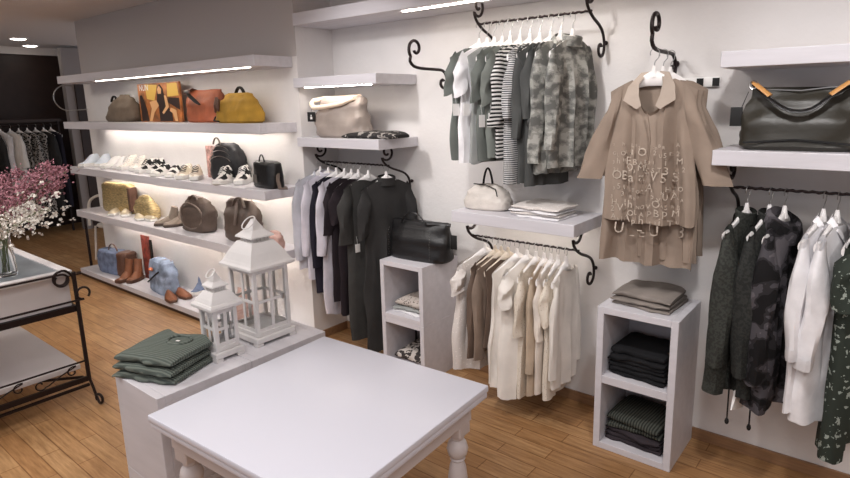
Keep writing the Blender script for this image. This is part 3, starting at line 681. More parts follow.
def shoe(kind, label, u, v, z, L, m, sole, rz, H=.09, seed=1, group=None, shaft=0, cat='shoe', lace=None, W=.088):
    P = spot(u, v, z); r = thing(kind, label, cat, (P[0], P[1], z+.001), rz, group)
    n = 14
    def outline(t):
        a = (.42+.5*math.sin(PI*min(1, t*.95+.03))**.6)*W/1.6; return a*(1.0 if t > .45 else .88)
    st = .024 if H < .1 else .035
    def so(b):
        rings = []
        for zz, k in ((0, .94), (st*.3, 1.03), (st, 1.0)):
            ring = [(L*(i/n-.5)*k, -outline(i/n)*k, zz) for i in range(n+1)]+[(L*(i/n-.5)*k, outline(i/n)*k, zz) for i in range(n, -1, -1)]
            rings.append(ring)
        b.loft(rings)
    part('sole', sole, r, so)
    def up(b):
        rings = []
        for i in range(n+1):
            t = i/n; a = outline(t)*.93
            hgt = (H if t < .4 else max(.045, H-(H-.05)*(t-.4)/.35)) if t < .97 else .032
            if t < .05: hgt *= .75; a *= .7
            k = 1+.1*nz(t*5, seed)
            rings.append([(L*(t-.5)*.96, a*k*math.cos(x)*(1 if math.sin(x) < .5 else .82), st*.9+(hgt-st*.9)*math.sin(x)) for x in [PI*j/10 for j in range(11)]])
        b.loft(rings)
    upr = part('upper', m, r, up)
    if shaft: part('shaft', m, r, lambda b: b.loft([[(-L*.22-L*.02*k+(.27-.03*k)*L*math.cos(a)*(1 if math.cos(a) > 0 else .95), W*(.40+.02*k)*math.sin(a), H*.35+(H*.65+shaft)*k/5+(.008*math.cos(a) if k == 5 else 0)) for a in [2*PI*j/14 for j in range(14)]] for k in range(6)]))
    if lace:
        part('laces', lace, upr, lambda b: [b.tube([(L*(.05+.05*i), -.026, H*(.86-.1*i)), (L*(.05+.05*i), 0, H*(.98-.12*i)), (L*(.05+.05*i), .026, H*(.86-.1*i))], .0035, 5) for i in range(4)])
    return r
WSH = mat('white_shoe_leather', (222, 220, 218), .5, bump=.2); SOLW = mat('white_rubber', (232, 230, 226), .6); BWS = speck('black_white_shoe', (34, 32, 32), (222, 218, 214), 16, .47, 'noise'); CRS = speck('cream_sneaker', (196, 184, 166), (228, 222, 212), 20, .5, 'noise')
LACESH = speck('lace_shoe', (200, 192, 180), (236, 230, 222), 60, .3); ICE = mat('pale_blue_white_canvas', (206, 214, 224), .6)
def pair(kind, lb, uv, z, L, m, sole, rz, H, g, **k):
    for i, (u, v) in enumerate(uv):
        shoe(kind, lb[i], u, v, z, L, m, sole, rz+(.12 if i else -.08), H, seed=u, group=g, **k)
RZ = -PI/2
pair('sneaker', ['pale blue white sneaker, leftmost on the sneaker shelf', 'pale blue white sneaker, second from the left on the sneaker shelf'], ((91, 166), (104, 166)), S3, .26, ICE, SOLW, -1.0, .12, 'pale blue white sneakers', W=.1)
pair('sneaker', ['small white sneaker beside the pale blue sneaker', 'small white sneaker just left of the lace sneakers'], ((113, 168), (122, 168)), S3, .25, WSH, SOLW, -1.1, .11, 'small white sneakers')
pair('sneaker', ['white lace sneaker, the left one of its pair', 'white lace sneaker, the right one touching a black and white shoe'], ((130, 169), (140, 170)), S3, .26, LACESH, SOLW, -1.1, .13, 'white lace sneakers', lace=WSH)
pair('sneaker', ['black and white high sneaker, left one', 'black and white high sneaker, right one'], ((149, 172), (158, 172)), S3, .26, BWS, SOLW, -1.2, .12, 'black and white high sneakers', lace=BLACKC)
pair('sneaker', ['black and white low shoe, left one', 'black and white low shoe, right one'], ((162, 175), (174, 176)), S3, .28, BWS, SOLW, -.9, .09, 'black and white low shoes')
pair('sneaker', ['cream and black sneaker, left one', 'cream and black sneaker, right one'], ((186, 178), (197, 179)), S3, .28, CRS, SOLW, -.8, .11, 'cream and black sneakers', lace=BLACKC)
pair('chunky_sneaker', ['black and white sneaker with chunky notched sole, left one before the backpack', 'black and white sneaker with chunky notched sole, right one by the camera bag'], ((226, 183), (244, 183)), S3, .27, BWS, SOLW, -1.0, .13, 'chunky black and white sneakers', lace=WSH, W=.1)
X, w = span(209, 217, (0, -.40, S3+.1)); P = (X, -.40, S3+.001); hb2 = height_at((X, -.40, 0), 146)-S3
bk = thing('picture_card', 'narrow upright picture card behind the black backpack', 'card', P)
part('card_board', mat('card_print', (168, 132, 124), .5, var=.5, vs=25), bk, lambda b: b.box((-w/2-.03, 0, 0), (w/2, .01, hb2), .001))
def packx(r, w, h, d):
    part('front_pocket', BLKN, r, lambda b: b.add(*(lambda q: (q.v, q.f))(bag_body(w*.75, d*.4, h*.5, PACK, .006, 4))))
    r.children[-1].location = (-.02, -d*.5, 0)
    for k in (.55, .7, .82):
        part('zip', STEEL, r, lambda b: b.tube([(x, -d*.5*(1.02-.25*k)-.012, z) for x, _, z in arc(w*.8*(1.1-k*.4), h*.12, h*k)], .003, 5))
bag('backpack', 'black nylon backpack standing behind chunky sneakers', 'backpack', 216, 243, 143, S3, -.42, BLKN, PACK, .16, .15, ((.08, .05, .98, 0, .008, 0),), seed=9, extra=packx, hm=TAUD)
def camx(r, w, h, d):
    part('badge', mat('grey_badge', (92, 86, 82), .5), r, lambda b: b.box((-w*.3, -d*.56, h*.2), (-w*.12, -d*.53, h*.5), .002))
    part('front_pocket', BLACK, r, lambda b: b.add(*(lambda q: (q.v, q.f))(bag_body(w*.7, d*.4, h*.55, BOX, .004, 4))))
    r.children[-1].location = (.0, -d*.45, 0.003)
    part('strap', TAUD, r, lambda b: b.tube([(w*.45, 0, h*.6), (w*.6, -.03, h*.35), (w*.85, -.06, h*.1), (w*.95, -.03, .016), (w*.75, 0, .02)], .014, 6, flat=.45))
bag('camera_bag', 'small black boxy bag with coiled strap at the right shelf end', 'bag', 254, 283, 161, S3, -.5, BLACK, BOX, .13, -.1, ((.07, .05, .98, 0, .006, .03),), seed=10, extra=camx, wr=.005)
# gold shelf
bag('gold_tote', 'large gold woven tote bag at the left of its shelf', 'bag', 106, 135, 183, S4, -.42, GOLD, BOX, .12, .1, (), seed=11, wr=.008, extra=lambda r, w, h, d: part('dark_edge', BLEATHER, r, lambda b: b.box((w*.44, -d*.5, .02), (w*.5, d*.3, h*.9), .01)))
bag('gold_pouch', 'smaller gold pouch right of the gold tote', 'bag', 136, 158, 195, S4, -.44, GOLD, DOME, .12, 0, (), seed=12, wr=.01)
GSH = mat('pale_gold_leather', (208, 196, 172), .45, metal=.2)
pair('flat_shoe', ['pale gold flat shoe before the gold tote, left one', 'pale gold flat shoe before the gold tote, right one'], ((115, 214), (126, 215)), S4, .25, GSH, SOLW, -.6, .055, 'pale gold flats by the tote')
pair('flat_shoe', ['pale gold flat shoe before the gold pouch, left one', 'pale gold flat shoe before the gold pouch, right one'], ((140, 219), (150, 220)), S4, .25, GSH, SOLW, -.3, .055, 'pale gold flats by the pouch')
pair('ankle_boot', ['taupe suede ankle boot, left one', 'taupe suede ankle boot, right one beside the round bag'], ((168, 225), (177, 226)), S4, .22, BOOTT, TAUD, -2.0, .09, 'taupe suede ankle boots', shaft=.07)
bag('round_bag', 'dark taupe slouchy round backpack beside the ankle boots', 'backpack', 186, 213, 197, S4, -.46, TAUD, [(0, .82, .85), (.08, .98, 1), (.55, 1, .92), (.85, .8, .6), (1, .5, .3)], .17, .1, ((.1, .04, .92, -.03, .013, -.0),), seed=14, wr=.014, extra=lambda r, w, h, d: part('rim', TAUL, r, lambda b: b.tube([(w*.38*math.cos(a), -d*.46+.01*math.cos(a*2), h*.48+h*.38*math.sin(a)) for a in [2*PI*i/24 for i in range(25)]], .008, 6)))
bag('shoulder_bag', 'brown taupe shoulder bag behind the large lantern', 'bag', 226, 262, 199, S4, -.46, TAUD, [(0, .8, .8), (.08, .95, 1), (.6, 1, .9), (.9, .85, .5), (1, .75, .2)], .2, -.1, ((.16, .07, .86, -.06, .014, .08),), seed=15, wr=.014, extra=lambda r, w, h, d: part('side_strap', TAUL, r, lambda b: b.tube([(w*.15, -d*.35, h*.95), (w*.25, -d*.52, h*.7), (w*.2, -d*.55, h*.45)], .012, 6, flat=.5)))
bag('pink_pouch', 'small dusty pink pouch just right of the large lantern cap', 'pouch', 270, 282, 232, S4, -.5, PINKL, TOTE, .08, 0, (), seed=16)
# floor shelf
bag('denim_bag', 'blue denim bag with brown leather handle and trim', 'bag', 104, 130, 250, S5, -.47, DENIM, BOX, .18, .12, ((.17, .08, .95, -.02, .009, 0),), seed=17, hm=BLEATHER, extra=lambda r, w, h, d: part('leather_side', BLEATHER, r, lambda b: b.add(*(lambda q: ([(x+w*.38, y, z) for x, y, z in q.v], q.f))(bag_body(w*.3, d*1.05, h*1.02, BOX, .006, 3)))))
pair('ankle_boot', ['cognac open-toe ankle boot, left one', 'cognac open-toe ankle boot, right one'], ((126, 281), (136, 281)), S5, .2, COGN, BLEATHER, -1.2, .11, 'cognac ankle boots', shaft=.10)
X, w = span(143, 153, (0, -.40, S5+.2)); hr = height_at((X, -.40, 0), 236)-S5
rb = thing('tall_picture', 'tall narrow red and black picture panel behind the denim backpack', 'picture', (X, -.40, S5+.001))
part('panel', mat('panel_print', (122, 58, 48), .5, var=.55, vs=14), rb, lambda b: b.box((-w/2, 0, 0), (w*.3, .012, hr), .001)); part('panel_edge', BLACKC, rb, lambda b: b.box((w*.3, 0, 0), (w*.5, .012, hr*.93), .001))
def dpx(r, w, h, d):
    part('strap', BLACKC, r, lambda b: b.tube([(-w*.38, -d*.5, h*.25), (-w*.1, -d*.56, h*.42), (w*.2, -d*.5, h*.65), (w*.28, -d*.42, h*.72)], .008, 6))
    part('patch', mat('orange_patch', (206, 120, 84), .8), r, lambda b: b.tube([(-w*.15, -d*.5-.008, h*.68), (-w*.08, -d*.5-.006, h*.74), (0, -d*.5-.004, h*.7)], [.01, .022, .008], 7, flat=.6), label='orange floral patch')
    part('leather_top', BLEATHER, r, lambda b: b.box((0, -d*.2, h*.86), (w*.32, d*.3, h*.99), .02))
bag('denim_backpack', 'washed denim backpack with orange patch and dark strap', 'backpack', 152, 177, 259, S5, -.5, DENL, [(0, .95, .9), (.06, 1, 1), (.7, .98, .9), (.92, .85, .7), (1, .6, .4)], .18, -.1, (), seed=18, extra=dpx, wr=.016)
pair('loafer', ['brown leather loafer, left one before the denim backpack', 'brown leather loafer, right one before the denim backpack'], ((171, 300), (184, 297)), S5, .22, COGN, BLEATHER, -.2, .075, 'brown leather loafers')
for lb, u, yy in (('pointed blue denim boot, left one behind the small lantern', 200, 293), ('pointed blue denim boot, right one behind the small lantern', 209, 291)):
    shoe('denim_boot', lb, u, yy, S5, .2, DENIM, SOLW, -1.2, .12, seed=u, group='blue denim boots', shaft=.10)
bag('pink_bag', 'dusty pink bag seen through the large lantern', 'bag', 237, 252, 262, S5, -.5, PINKL, TOTE, .12, 0, (), seed=19, h=.26)
# middle shelf bag
def beigex(r, w, h, d):
    part('rolled_top', CRML, r, lambda b: b.tube([(-w*.5, -d*.35, h*.84), (-w*.42, -d*.45, h*.74), (-w*.2, -d*.5, h*.76), (w*.1, -d*.48, h*.82), (w*.3, -d*.3, h*.95), (w*.34, -.0, h*1.0), (0, .03, h*.98), (-w*.35, .0, h*.97), (-w*.5, -d*.2, h*.92), (-w*.5, -d*.35, h*.84)], .017, 8, flat=.9), label='cream turned-over rim')
    part('tag', BLACKC, r, lambda b: (b.box((-w*.56, -d*.45, h*.40), (-w*.40, -d*.43, h*.64), .001), b.tube([(-w*.48, -d*.44, h*.64), (-w*.46, -d*.42, h*.78)], .0012, 4)), label='black square tag with white mark')
    part('tag_mark', CARD, [c for c in r.children if c.name.startswith('tag')][-1], lambda b: (b.box((-w*.50, -d*.455, h*.46), (-w*.46, -d*.45, h*.52), 0), b.box((-w*.49, -d*.455, h*.53), (-w*.47, -d*.45, h*.57), 0)))
    part('inner_liner', CRML, r, lambda b: b.loft([[(w*.42*math.cos(a), d*.3*math.sin(a)-.01, h*(.84+.07*math.cos(a))) for a in [2*PI*i/20 for i in range(20)]], [(w*.3*math.cos(a), d*.2*math.sin(a)-.01, h*(.8+.07*math.cos(a))) for a in [2*PI*i/20 for i in range(20)]]]))
bag('slouchy_handbag', 'grey beige slouchy handbag with cream rim and black tag', 'handbag', 321, 367, 97, 1.5354, -.26, BEIL, [(0, .86, .8), (.08, .98, 1), (.4, .98, 1), (.75, .86, .8), (.95, .84, .55), (1, .8, .4)], .17, .1, (), seed=21, extra=beigex, wr=.016, sq=.7)
# studded black bag on the cube
def stud(r, w, h, d):
    for x in (-.40, .30):
        part('stud_row', STEEL, r, lambda b: [b.ball((x*w+.004*(i % 2), -d*.5-.012+.02*max(0, i/12-.5), h*(.12+.065*i)), .0026, 6) for i in range(12)])
    part('tag', BLACKC, r, lambda b: b.box((w*.50, .0, h*.35), (w*.60, .004, h*.72), .001), label='black paper tag')
    part('rolled_side', BLACK, r, lambda b: b.tube([(w*.18, -.04, h*.97), (w*.34, -.02, h*.98), (w*.5, .0, h*.96)], .014, 8))
bag('studded_handbag', 'black leather handbag with stud rows on the upper white cube', 'handbag', 395, 449, 221, .7685, -.2, BLACK, [(0, .95, .9), (.05, 1, 1), (.5, .98, .92), (.85, .95, .6), (1, .9, .3)], .19, .08, ((.19, .075, .94, -.05, .006, -.02),), seed=23, extra=stud, wr=.008)
# small white handbag
bag('bowling_bag', 'small ivory handbag with black loop handle', 'handbag', 468, 509, 184, 1.1467, -.22, WBAG, DOME, .15, .15, ((.06, .10, .93, 0, .009, 0),), seed=24, wr=.01, hm=BLACKC, extra=lambda r, w, h, d: part('zip', BLACKC, r, lambda b: b.tube([(-w*.3, -d*.08, h*.99), (0, -d*.2, h*.985), (w*.25, -d*.35, h*.86), (w*.32, -d*.48, h*.6)], .003, 6)))
# large black handbag
def bigx(r, w, h, d):
    for y in (-d*.2,):
        part('strap', BLACK, r, lambda b: b.tube(crom([(-w*.40, y, h*1.0), (-w*.27, -d*.46, h*.82), (-w*.08, -d*.60, h*.62), (.10*w, -d*.60, h*.62), (w*.26, -d*.46, h*.82), (w*.42, y, h*.98)], 5), .013, 8, flat=.45))
    for sx, l in ((-1, 'left'), (1, 'right')):
        se = part('strap_end', TANS, r, lambda b: b.tube(crom([(sx*w*.41, -d*.2, h*1.05), (sx*w*.37, -d*.36, h*1.0), (sx*w*.24, -d*.47, h*.83)], 5), .0135, 8, flat=.4), label='tan leather strap end')
        part('buckle', STEEL, se, lambda b: b.tube([(sx*w*.40+.014*math.cos(a), -d*.36, h*1.0+.016*math.sin(a)) for a in [2*PI*i/12 for i in range(13)]], .0025, 5))
    part('top_zip', STEEL, r, lambda b: b.tube([(-w*.33, -d*.16, h*.93), (0, -d*.2, h*.90), (w*.30, -d*.16, h*.95)], .003, 6))
    part('tag', BLACKC, r, lambda b: (b.box((-w*.60, -.03, h*.36), (-w*.49, -.026, h*.66), .001), b.tube([(-w*.5, -.028, h*.66), (-w*.45, -.028, h*.9)], .0015, 4)), label='black paper tag')
    part('base_seam', BLACKC, r, lambda b: b.tube([(-w*.44, -d*.51, .03), (0, -d*.53, .045), (w*.44, -d*.51, .03)], .004, 6))
bag('black_handbag', 'large black leather handbag with tan strap ends', 'handbag', 742, 862, 84, 1.5373, -.24, OLIVE, [(0, .9, .85), (.06, 1, 1), (.35, .99, .95), (.7, .92, .6), (.93, .85, .3), (1, .82, .2)], .19, .04, (), seed=25, extra=bigx, wr=.014, sq=.5, sag=.02)

# folded clothes -----------------------------------------------------------
def folded(label, x, y, z, w, d, h, m, rz=0, seed=1, group=None, cat='folded clothes', kind='folded_garment', tagp=False, droop=.0, collar=False):
    r = thing(kind, label, cat, (x, y, z), rz, group)
    n = 18; t = h*.46
    # C profile in (y,z): two plies joined by a rounded fold at the front
    def prof(q):
        P_ = [(d/2, 0)]+[(d/2-d*.9*k/6, 0) for k in range(1, 7)]
        fr_ = -d/2+h*.35
        P_ += [(fr_-h*.38*math.sin(a), h/2-h/2*math.cos(a)) for a in [PI*k/8 for k in range(1, 9)]]
        P_ += [(fr_+(d/2-fr_)*k/6, h) for k in range(1, 7)]
        P_ += [(d/2+.002, h-t), (0, h-t*1.02), (fr_+h*.1, h-t), (fr_+h*.02, h/2), (fr_+h*.1, t), (0, t*1.02), (d/2+.002, t)]
        return P_
    rings = []
    for i in range(n+1):
        s = i/n; x_ = w*(s-.5); e = min(1, min(s, 1-s)*9); e = e**.5
        ring = []
        for (yy, zz) in prof(s):
            k = .02*nz(x_*9, yy*9, zz*3, seed)+.01*nz(x_*25, yy*22, zz*20, seed)
            z2 = h/2+(zz-h/2)*(.55+.45*e)
            drp = droop*(abs(2*s-1)**3+max(0, -yy/d*2)**3*.7)
            ring.append((x_*(1+.04*nz(yy*5, seed, zz*9)), yy*(.96+.04*e)+k, max(0, z2*(1-drp)+(.25*k if zz > h*.3 else 0))))
        rings.append(ring)
    b = MB(); b.loft(rings); b.build('folded_body', m, r)
    if tagp: part('price_tag', CARD, r, lambda b: b.box((w*.35, -d*.1, h), (w*.5, d*.06, h+.002)), label='white paper tag')
    if collar:
        part('neckline', m, r, lambda b: b.tube([(w*.12*math.cos(a), d*.12+d*.16*math.sin(a), h+.006+.004*math.sin(a)) for a in [2*PI*i/16 for i in range(17)]], .007, 6))
        part('neck_label', CARD, r, lambda b: b.box((-.012, d*.12, h+.003), (.014, d*.18, h+.006)))
    return r
def stack(labels, x, y, z, w, d, hs, mats, rz=0, group=None, seed=1, **k):
    for i, lb in enumerate(labels):
        mm = mats[i % len(mats)]; sh = random.Random(seed*31+i)
        folded(lb, x+sh.uniform(-.006, .006), y+sh.uniform(-.006, .006), z, w*(1-.012*i), d*(1-.01*i), hs[i], mm, rz+sh.uniform(-.03, .03), seed*5+i, group, **k); z += hs[i]+.0008
    return z
KNG = stripe('ribbed_green_knit', (92, 102, 92), (74, 84, 76), .012, .5)
def ribm(name, c1, c2, ax, per):
    k = NT(name); v = k.obj(); sx = k.n('ShaderNodeSeparateXYZ'); k.l(v, sx.inputs[0])
    d = k.n('ShaderNodeMath', operation='DIVIDE'); k.l(sx.outputs[ax], d.inputs[0]); d.inputs[1].default_value = per/6.28
    f = k.n('ShaderNodeMath', operation='SINE'); k.l(d.outputs[0], f.inputs[0]); f2 = k.n('ShaderNodeMath', operation='MULTIPLY_ADD'); k.l(f.outputs[0], f2.inputs[0]); f2.inputs[1].default_value = .5; f2.inputs[2].default_value = .5
    k.l(k.ramp(f2.outputs[0], [(.2, c1), (.7, c2)]), k.b.inputs['Base Color']); k.b.inputs['Roughness'].default_value = .95; k.b.inputs['Specular IOR Level'].default_value = .1; k.bump(f2.outputs[0], .6, .004); return k.m
KNG = ribm('ribbed_green_knit_wool', (84, 91, 86), (110, 117, 110), 'Y', .011)
# sweaters on plinth
c = spot(164, 366, PZ+.01)
stack(['bottom green ribbed sweater of the stack on the plinth', 'middle green ribbed sweater of the stack on the plinth', 'top green ribbed sweater of the stack with visible neckline'], -2.145, -2.012, PZ+.001, .275, .235, [.03, .032, .034], [KNG], .34, 'folded green ribbed sweaters', 2, droop=.25, kind='folded_sweater', cat='sweater')
ts = [o for o in bpy.data.objects if o.get('label', '').startswith('top green ribbed')][0]
part('neckline', KNG, ts, lambda b: b.tube([(.03+.05*math.cos(a), .05+.035*math.sin(a), .035+.003*math.sin(a)) for a in [2*PI*i/16 for i in range(17)]], .006, 6)); part('neck_label', CARD, ts, lambda b: b.box((.025, .035, .035), (.04, .043, .037)))
# stacks on right unit
UX = -1.0983+.3884/2; UY = -.016-CD/2
GRY = cloth('washed_grey_jersey', (128, 120, 114), .12); DB = cloth('black_jersey', (30, 30, 32)); DGN = ribm('dark_green_ribbed_knit', (46, 48, 44), (78, 80, 74), 'X', .014); DPL = cloth('dark_plum_jersey', (56, 50, 54), .1)
stack(['lowest grey garment folded on top of the two-compartment unit', 'middle grey garment folded on top of the two-compartment unit', 'uppermost grey garment folded on top of the two-compartment unit'], UX-.01, UY+.01, .7598, .29, .25, [.02, .022, .03], [GRY], -.05, 'grey clothes folded on the white unit', 3, droop=.3)
zc = .7588/2+.0214
stack([f'{n} black garment in the upper compartment' for n in ('lowest', 'second lowest', 'third lowest', 'third highest', 'second highest', 'topmost')], UX-.005, UY-.005, zc, .285, .27, [.021]*5+[.03], [DB], -.04, 'black clothes in the upper compartment', 4)
stack([f'{n} dark garment in the lower compartment' for n in ('lowest plum', 'second lowest plum', 'middle plum', 'second highest green ribbed', 'topmost green ribbed')], UX-.005, UY-.005, .035, .285, .27, [.022, .024, .024, .03, .04], [DPL, DPL, DPL, DGN, DGN], -.06, 'dark clothes in the lower compartment', 5, droop=.15)
MX = -2.5842+.3583/2
LP = speck('leopard_print_scarf', (92, 82, 78), (188, 178, 170), 60, .3); SCF = speck('dark_patterned_scarf', (60, 55, 54), (190, 182, 176), 26, .5, 'noise'); GPT = speck('black_white_scarf', (48, 46, 46), (150, 145, 140), 22, .56, 'noise')
stack(['lowest white garment in the upper storage cube', 'grey white garment second in the upper storage cube', 'leopard dotted scarf topmost in the upper storage cube'], MX+.01, UY-.01, .3843+.033, .27, .25, [.02, .02, .05], [WHITE, LIN, LP], 0, None, 6, droop=.3)
stack(['pale folded scarf lowest in the lower storage cube', 'dark patterned scarf topmost in the lower storage cube'], MX+.01, UY-.01, .033, .27, .25, [.06, .06], [LAV, SCF], .05, None, 7, droop=.3)
X, w = span(345, 398, (0, -.3, 1.54)); folded('black and white patterned scarf folded beside the beige handbag', X, -.25, 1.5359, w*.95, .17, .045, GPT, 0, 8, None, 'scarf', 'folded_scarf', droop=.3)
X, w = span(512, 563, (0, -.3, 1.15))
stack(['lowest white lace garment folded on the small handbag shelf', 'second white lace garment folded on the small handbag shelf', 'third white lace garment folded on the small handbag shelf', 'topmost white lace garment with dark trim by the small handbag'], X, -.235, 1.1472, w, .21, [.014, .014, .014, .026], [WHITE, LACE], -.05, 'white lace clothes folded on the shelf', 9, droop=.35)

# ------------------------------------------------------------------ lanterns
LW = mat('white_lantern_metal', (216, 213, 212), .5, var=.03, bump=.15); LC = mat('candle_wax', (246, 240, 228), .5)
def lantern(label, near, right_v, w, d, zt, apex, cap):
    # near = pixel of the near (+X,-Y) bottom corner
    P = at(near[0], near[1], 2, PZ); cx, cy = P[0]-w/2, P[1]+d/2
    r = thing('lantern', label, 'lantern', (cx, cy, PZ+.001))
    H = zt-PZ                       # eave height
    part('base', LW, r, lambda b: (b.box((-w/2, -d/2, .012), (w/2, d/2, .035), .003), b.box((-w/2+.012, -d/2+.012, .035), (w/2-.012, d/2-.012, .055), .003)), smooth=False)
    for sx in (-1, 1):
        for sy in (-1, 1):
            part('foot', LW, r, lambda b: b.box((sx*(w/2-.03), sy*(d/2-.03), 0), (sx*w/2, sy*d/2, .012)), smooth=False)
            part('corner_post', LW, r, lambda b: b.box((sx*(w/2-.012), sy*(d/2-.012), .055), (sx*(w/2-.028), sy*(d/2-.028), H-.012)), smooth=False)
    a, b_ = w/2-.02, d/2-.02; m = (H+.055)/2-.01
    for sy in (-1, 1):
        part('window_frame', LW, r, lambda b: (b.box((-a, sy*b_-.004, .055), (a, sy*b_+.004, .07)), b.box((-a, sy*b_-.004, H-.03), (a, sy*b_+.004, H-.012)), b.box((-a, sy*b_-.0035, m-.006), (a, sy*b_+.0035, m+.006)), b.box((-.007, sy*b_-.003, .07), (.007, sy*b_+.003, H-.03))), smooth=False)
        part('pane', PGLASS, r.children[-1], lambda b: b.box((-a, sy*b_-.001, .058), (a, sy*b_+.001, H-.016)), smooth=False)
    for sx in (-1, 1):
        part('window_frame', LW, r, lambda b: (b.box((sx*a-.004, -b_, .055), (sx*a+.004, b_, .07)), b.box((sx*a-.004, -b_, H-.03), (sx*a+.004, b_, H-.012)), b.box((sx*a-.0035, -b_, m-.006), (sx*a+.0035, b_, m+.006)), b.box((sx*a-.003, -.007, .07), (sx*a+.003, .007, H-.03))), smooth=False)
        part('pane', PGLASS, r.children[-1], lambda b: b.box((sx*a-.001, -b_, .058), (sx*a+.001, b_, H-.016)), smooth=False)
    part('latch', STEEL, r.children[-1], lambda b: b.box((a+.004, b_-.03, m-.012), (a+.012, b_-.018, m+.012), .002))
    def roof(b):
        def sq(s, z, t=0): return [(-w/2*s, -d/2*s, z), (w/2*s, -d/2*s, z), (w/2*s, d/2*s, z), (-w/2*s, d/2*s, z)]
        Rh = cap-PZ-H
        b.loft([sq(1.0, H-.012), sq(1.12, H-.006), sq(1.12, H+.004), sq(1.03, H+.012), sq(.96, H+Rh*.25), sq(.82, H+Rh*.55), sq(.62, H+Rh*.88), sq(.54, H+Rh)], caps=True)
    part('roof', LW, r, roof, smooth=False)
    def capf(b):
        z = cap-PZ; A = apex-PZ
        def sq(s, zz): return [(-w/2*s, -d/2*s, zz), (w/2*s, -d/2*s, zz), (w/2*s, d/2*s, zz), (-w/2*s, d/2*s, zz)]
        b.loft([sq(.36, z), sq(.36, z+.018)], caps=True)
        for i in range(5):
            s = -.36+.18*i
            for sy in (-1, 1): b.box((w/2*s-.002, sy*d/2*.42-.002, z-.002), (w/2*s+.002, sy*d/2*.42+.002, z+.018)); b.box((sy*w/2*.42-.002, d/2*s-.002, z-.002), (sy*w/2*.42+.002, d/2*s+.002, z+.018))
        b.loft([sq(.5, z+.016), sq(.58, z+.018), sq(.56, z+.024), sq(.30, z+(A-z)*.52), sq(.10, A-.006), sq(.08, A)], caps=True)
    part('vent_cap', LW, r, capf, smooth=False)
    rr = w*.16
    part('ring_handle', LW, r, lambda b: b.tube([(rr*math.cos(q), -rr*.75-rr*.75*math.sin(q), apex-PZ-rr*.75-rr*.7*math.sin(q)+.012) for q in [2*PI*i/20 for i in range(21)]], .0028, 6))
    return r, (cx, cy)
Ps = at(217, 364, 2, PZ); Pl = at(258, 348.5, 2, PZ)
print('LANT', Ps, Pl, at(244, 352, 2, PZ), at(196, 351, 2, PZ), at(295, 331, 2, PZ))
ws = .125; wl = .20; dl = .22
def hz_at(P, w, d, v): return height_at((P[0]-w/2, P[1]+d/2, 0), v)
zs_ = height_at(Ps, 311); zl_ = height_at(Pl, 271)
print('LH', zs_, zl_, hz_at(Ps, ws, ws, 290), hz_at(Ps, ws, ws, 271), hz_at(Pl, wl, wl, 240), hz_at(Pl, wl, wl, 219))
lantern('small white lantern with square roof beside the folded sweaters', (217, 364), 0, .13, .125, zs_, hz_at(Ps, ws, ws, 272), hz_at(Ps, ws, ws, 290))
lantern('large white lantern with ring handle behind the small lantern', (258, 348.5), 0, .205, .195, zl_, hz_at(Pl, wl, wl, 219), hz_at(Pl, wl, wl, 240))

# ------------------------------------------------------------------ console at the left
KZ = .84
K = at(72, 270, 2, KZ); kx, ky = K[0], K[1]; print('CONSOLE', K, [at(75, 358, 2, z) for z in (.1, .15, .2, .25, .3)], at(95, 410, 2, 0), [height_at(K, v) for v in (273, 300, 308, 358, 372, 385)])
cw_, cl = 1.25, 1.3
k_ = thing('console_table', 'white topped console with black iron scroll frame at the left edge', 'table', (kx, ky, 0))
SLATE = mat('grey_slate_inset', (118, 124, 130), .35, var=.12, vs=5, bump=.2); CONW = mat('console_white_paint', (206, 202, 204), .5, bump=.1)
zb = height_at(K, 305); zf = height_at(K, 311); zsf = .24
for s in (.15, .2, .25, .3, .35):
    q = at(75, 358, 2, s)
    if q[0] < kx-.03: zsf = s
part('top_rim', CONW, k_, lambda b: (b.box((-cw_, -.05, KZ-.03), (0, 0, KZ), .003), b.box((-.05, -cl, KZ-.03), (0, -.05, KZ), .003), b.box((-cw_, -cl, KZ-.03), (-cw_+.05, -.05, KZ), .003), b.box((-cw_+.05, -cl, KZ-.03), (-.05, -cl+.05, KZ), .003)), smooth=False)
part('slate_inset', SLATE, k_, lambda b: b.box((-cw_+.05, -cl+.05, KZ-.03), (-.05, -.05, KZ-.008)), smooth=False, label='grey tiled inset')
part('cabinet_body', CONW, k_, lambda b: b.box((-cw_+.02, -cl+.02, zb), (-.02, -.02, KZ-.03), .002), smooth=False)
part('frame_band', IRON, k_, lambda b: (b.box((-.03, -cl, zf), (.0, 0, zb-.001)), b.box((-cw_, -.03, zf), (-.03, 0, zb-.001)), b.box((-cw_, -cl, zf), (-.03, -cl+.03, zb-.001))), smooth=False)
part('lower_shelf', CONW, k_, lambda b: b.box((-cw_, -cl, zsf-.03), (-.035, -.02, zsf), .002), smooth=False)
for (x, y) in ((.0, 0), (0, -cl), (-cw_, 0), (-cw_, -cl)):
    sx = 1 if x == 0 else -1; sy = 1 if y == 0 else -1
    def lg(b):
        b.tube([(x+.012*sx, y-.0, KZ-.01), (x+.012*sx, y, .3), (x+.014*sx, y, .16)], .012, 8)
        p = [(x+.014*sx, y, .17), (x+.03*sx, y+.01*sy, .1), (x+.045*sx, y+.015*sy, .045), (x+.062*sx, y+.02*sy, .012)]
        p += [(x+sx*(.07+.028*math.cos(a)), y+sy*(.02+.006*math.cos(a)), .04+.028*math.sin(a)) for a in [-PI*.4+PI*1.6*i/12 for i in range(13)]]
        b.tube(crom(p, 2), .008, 8)
    part('leg', IRON, k_, lg)
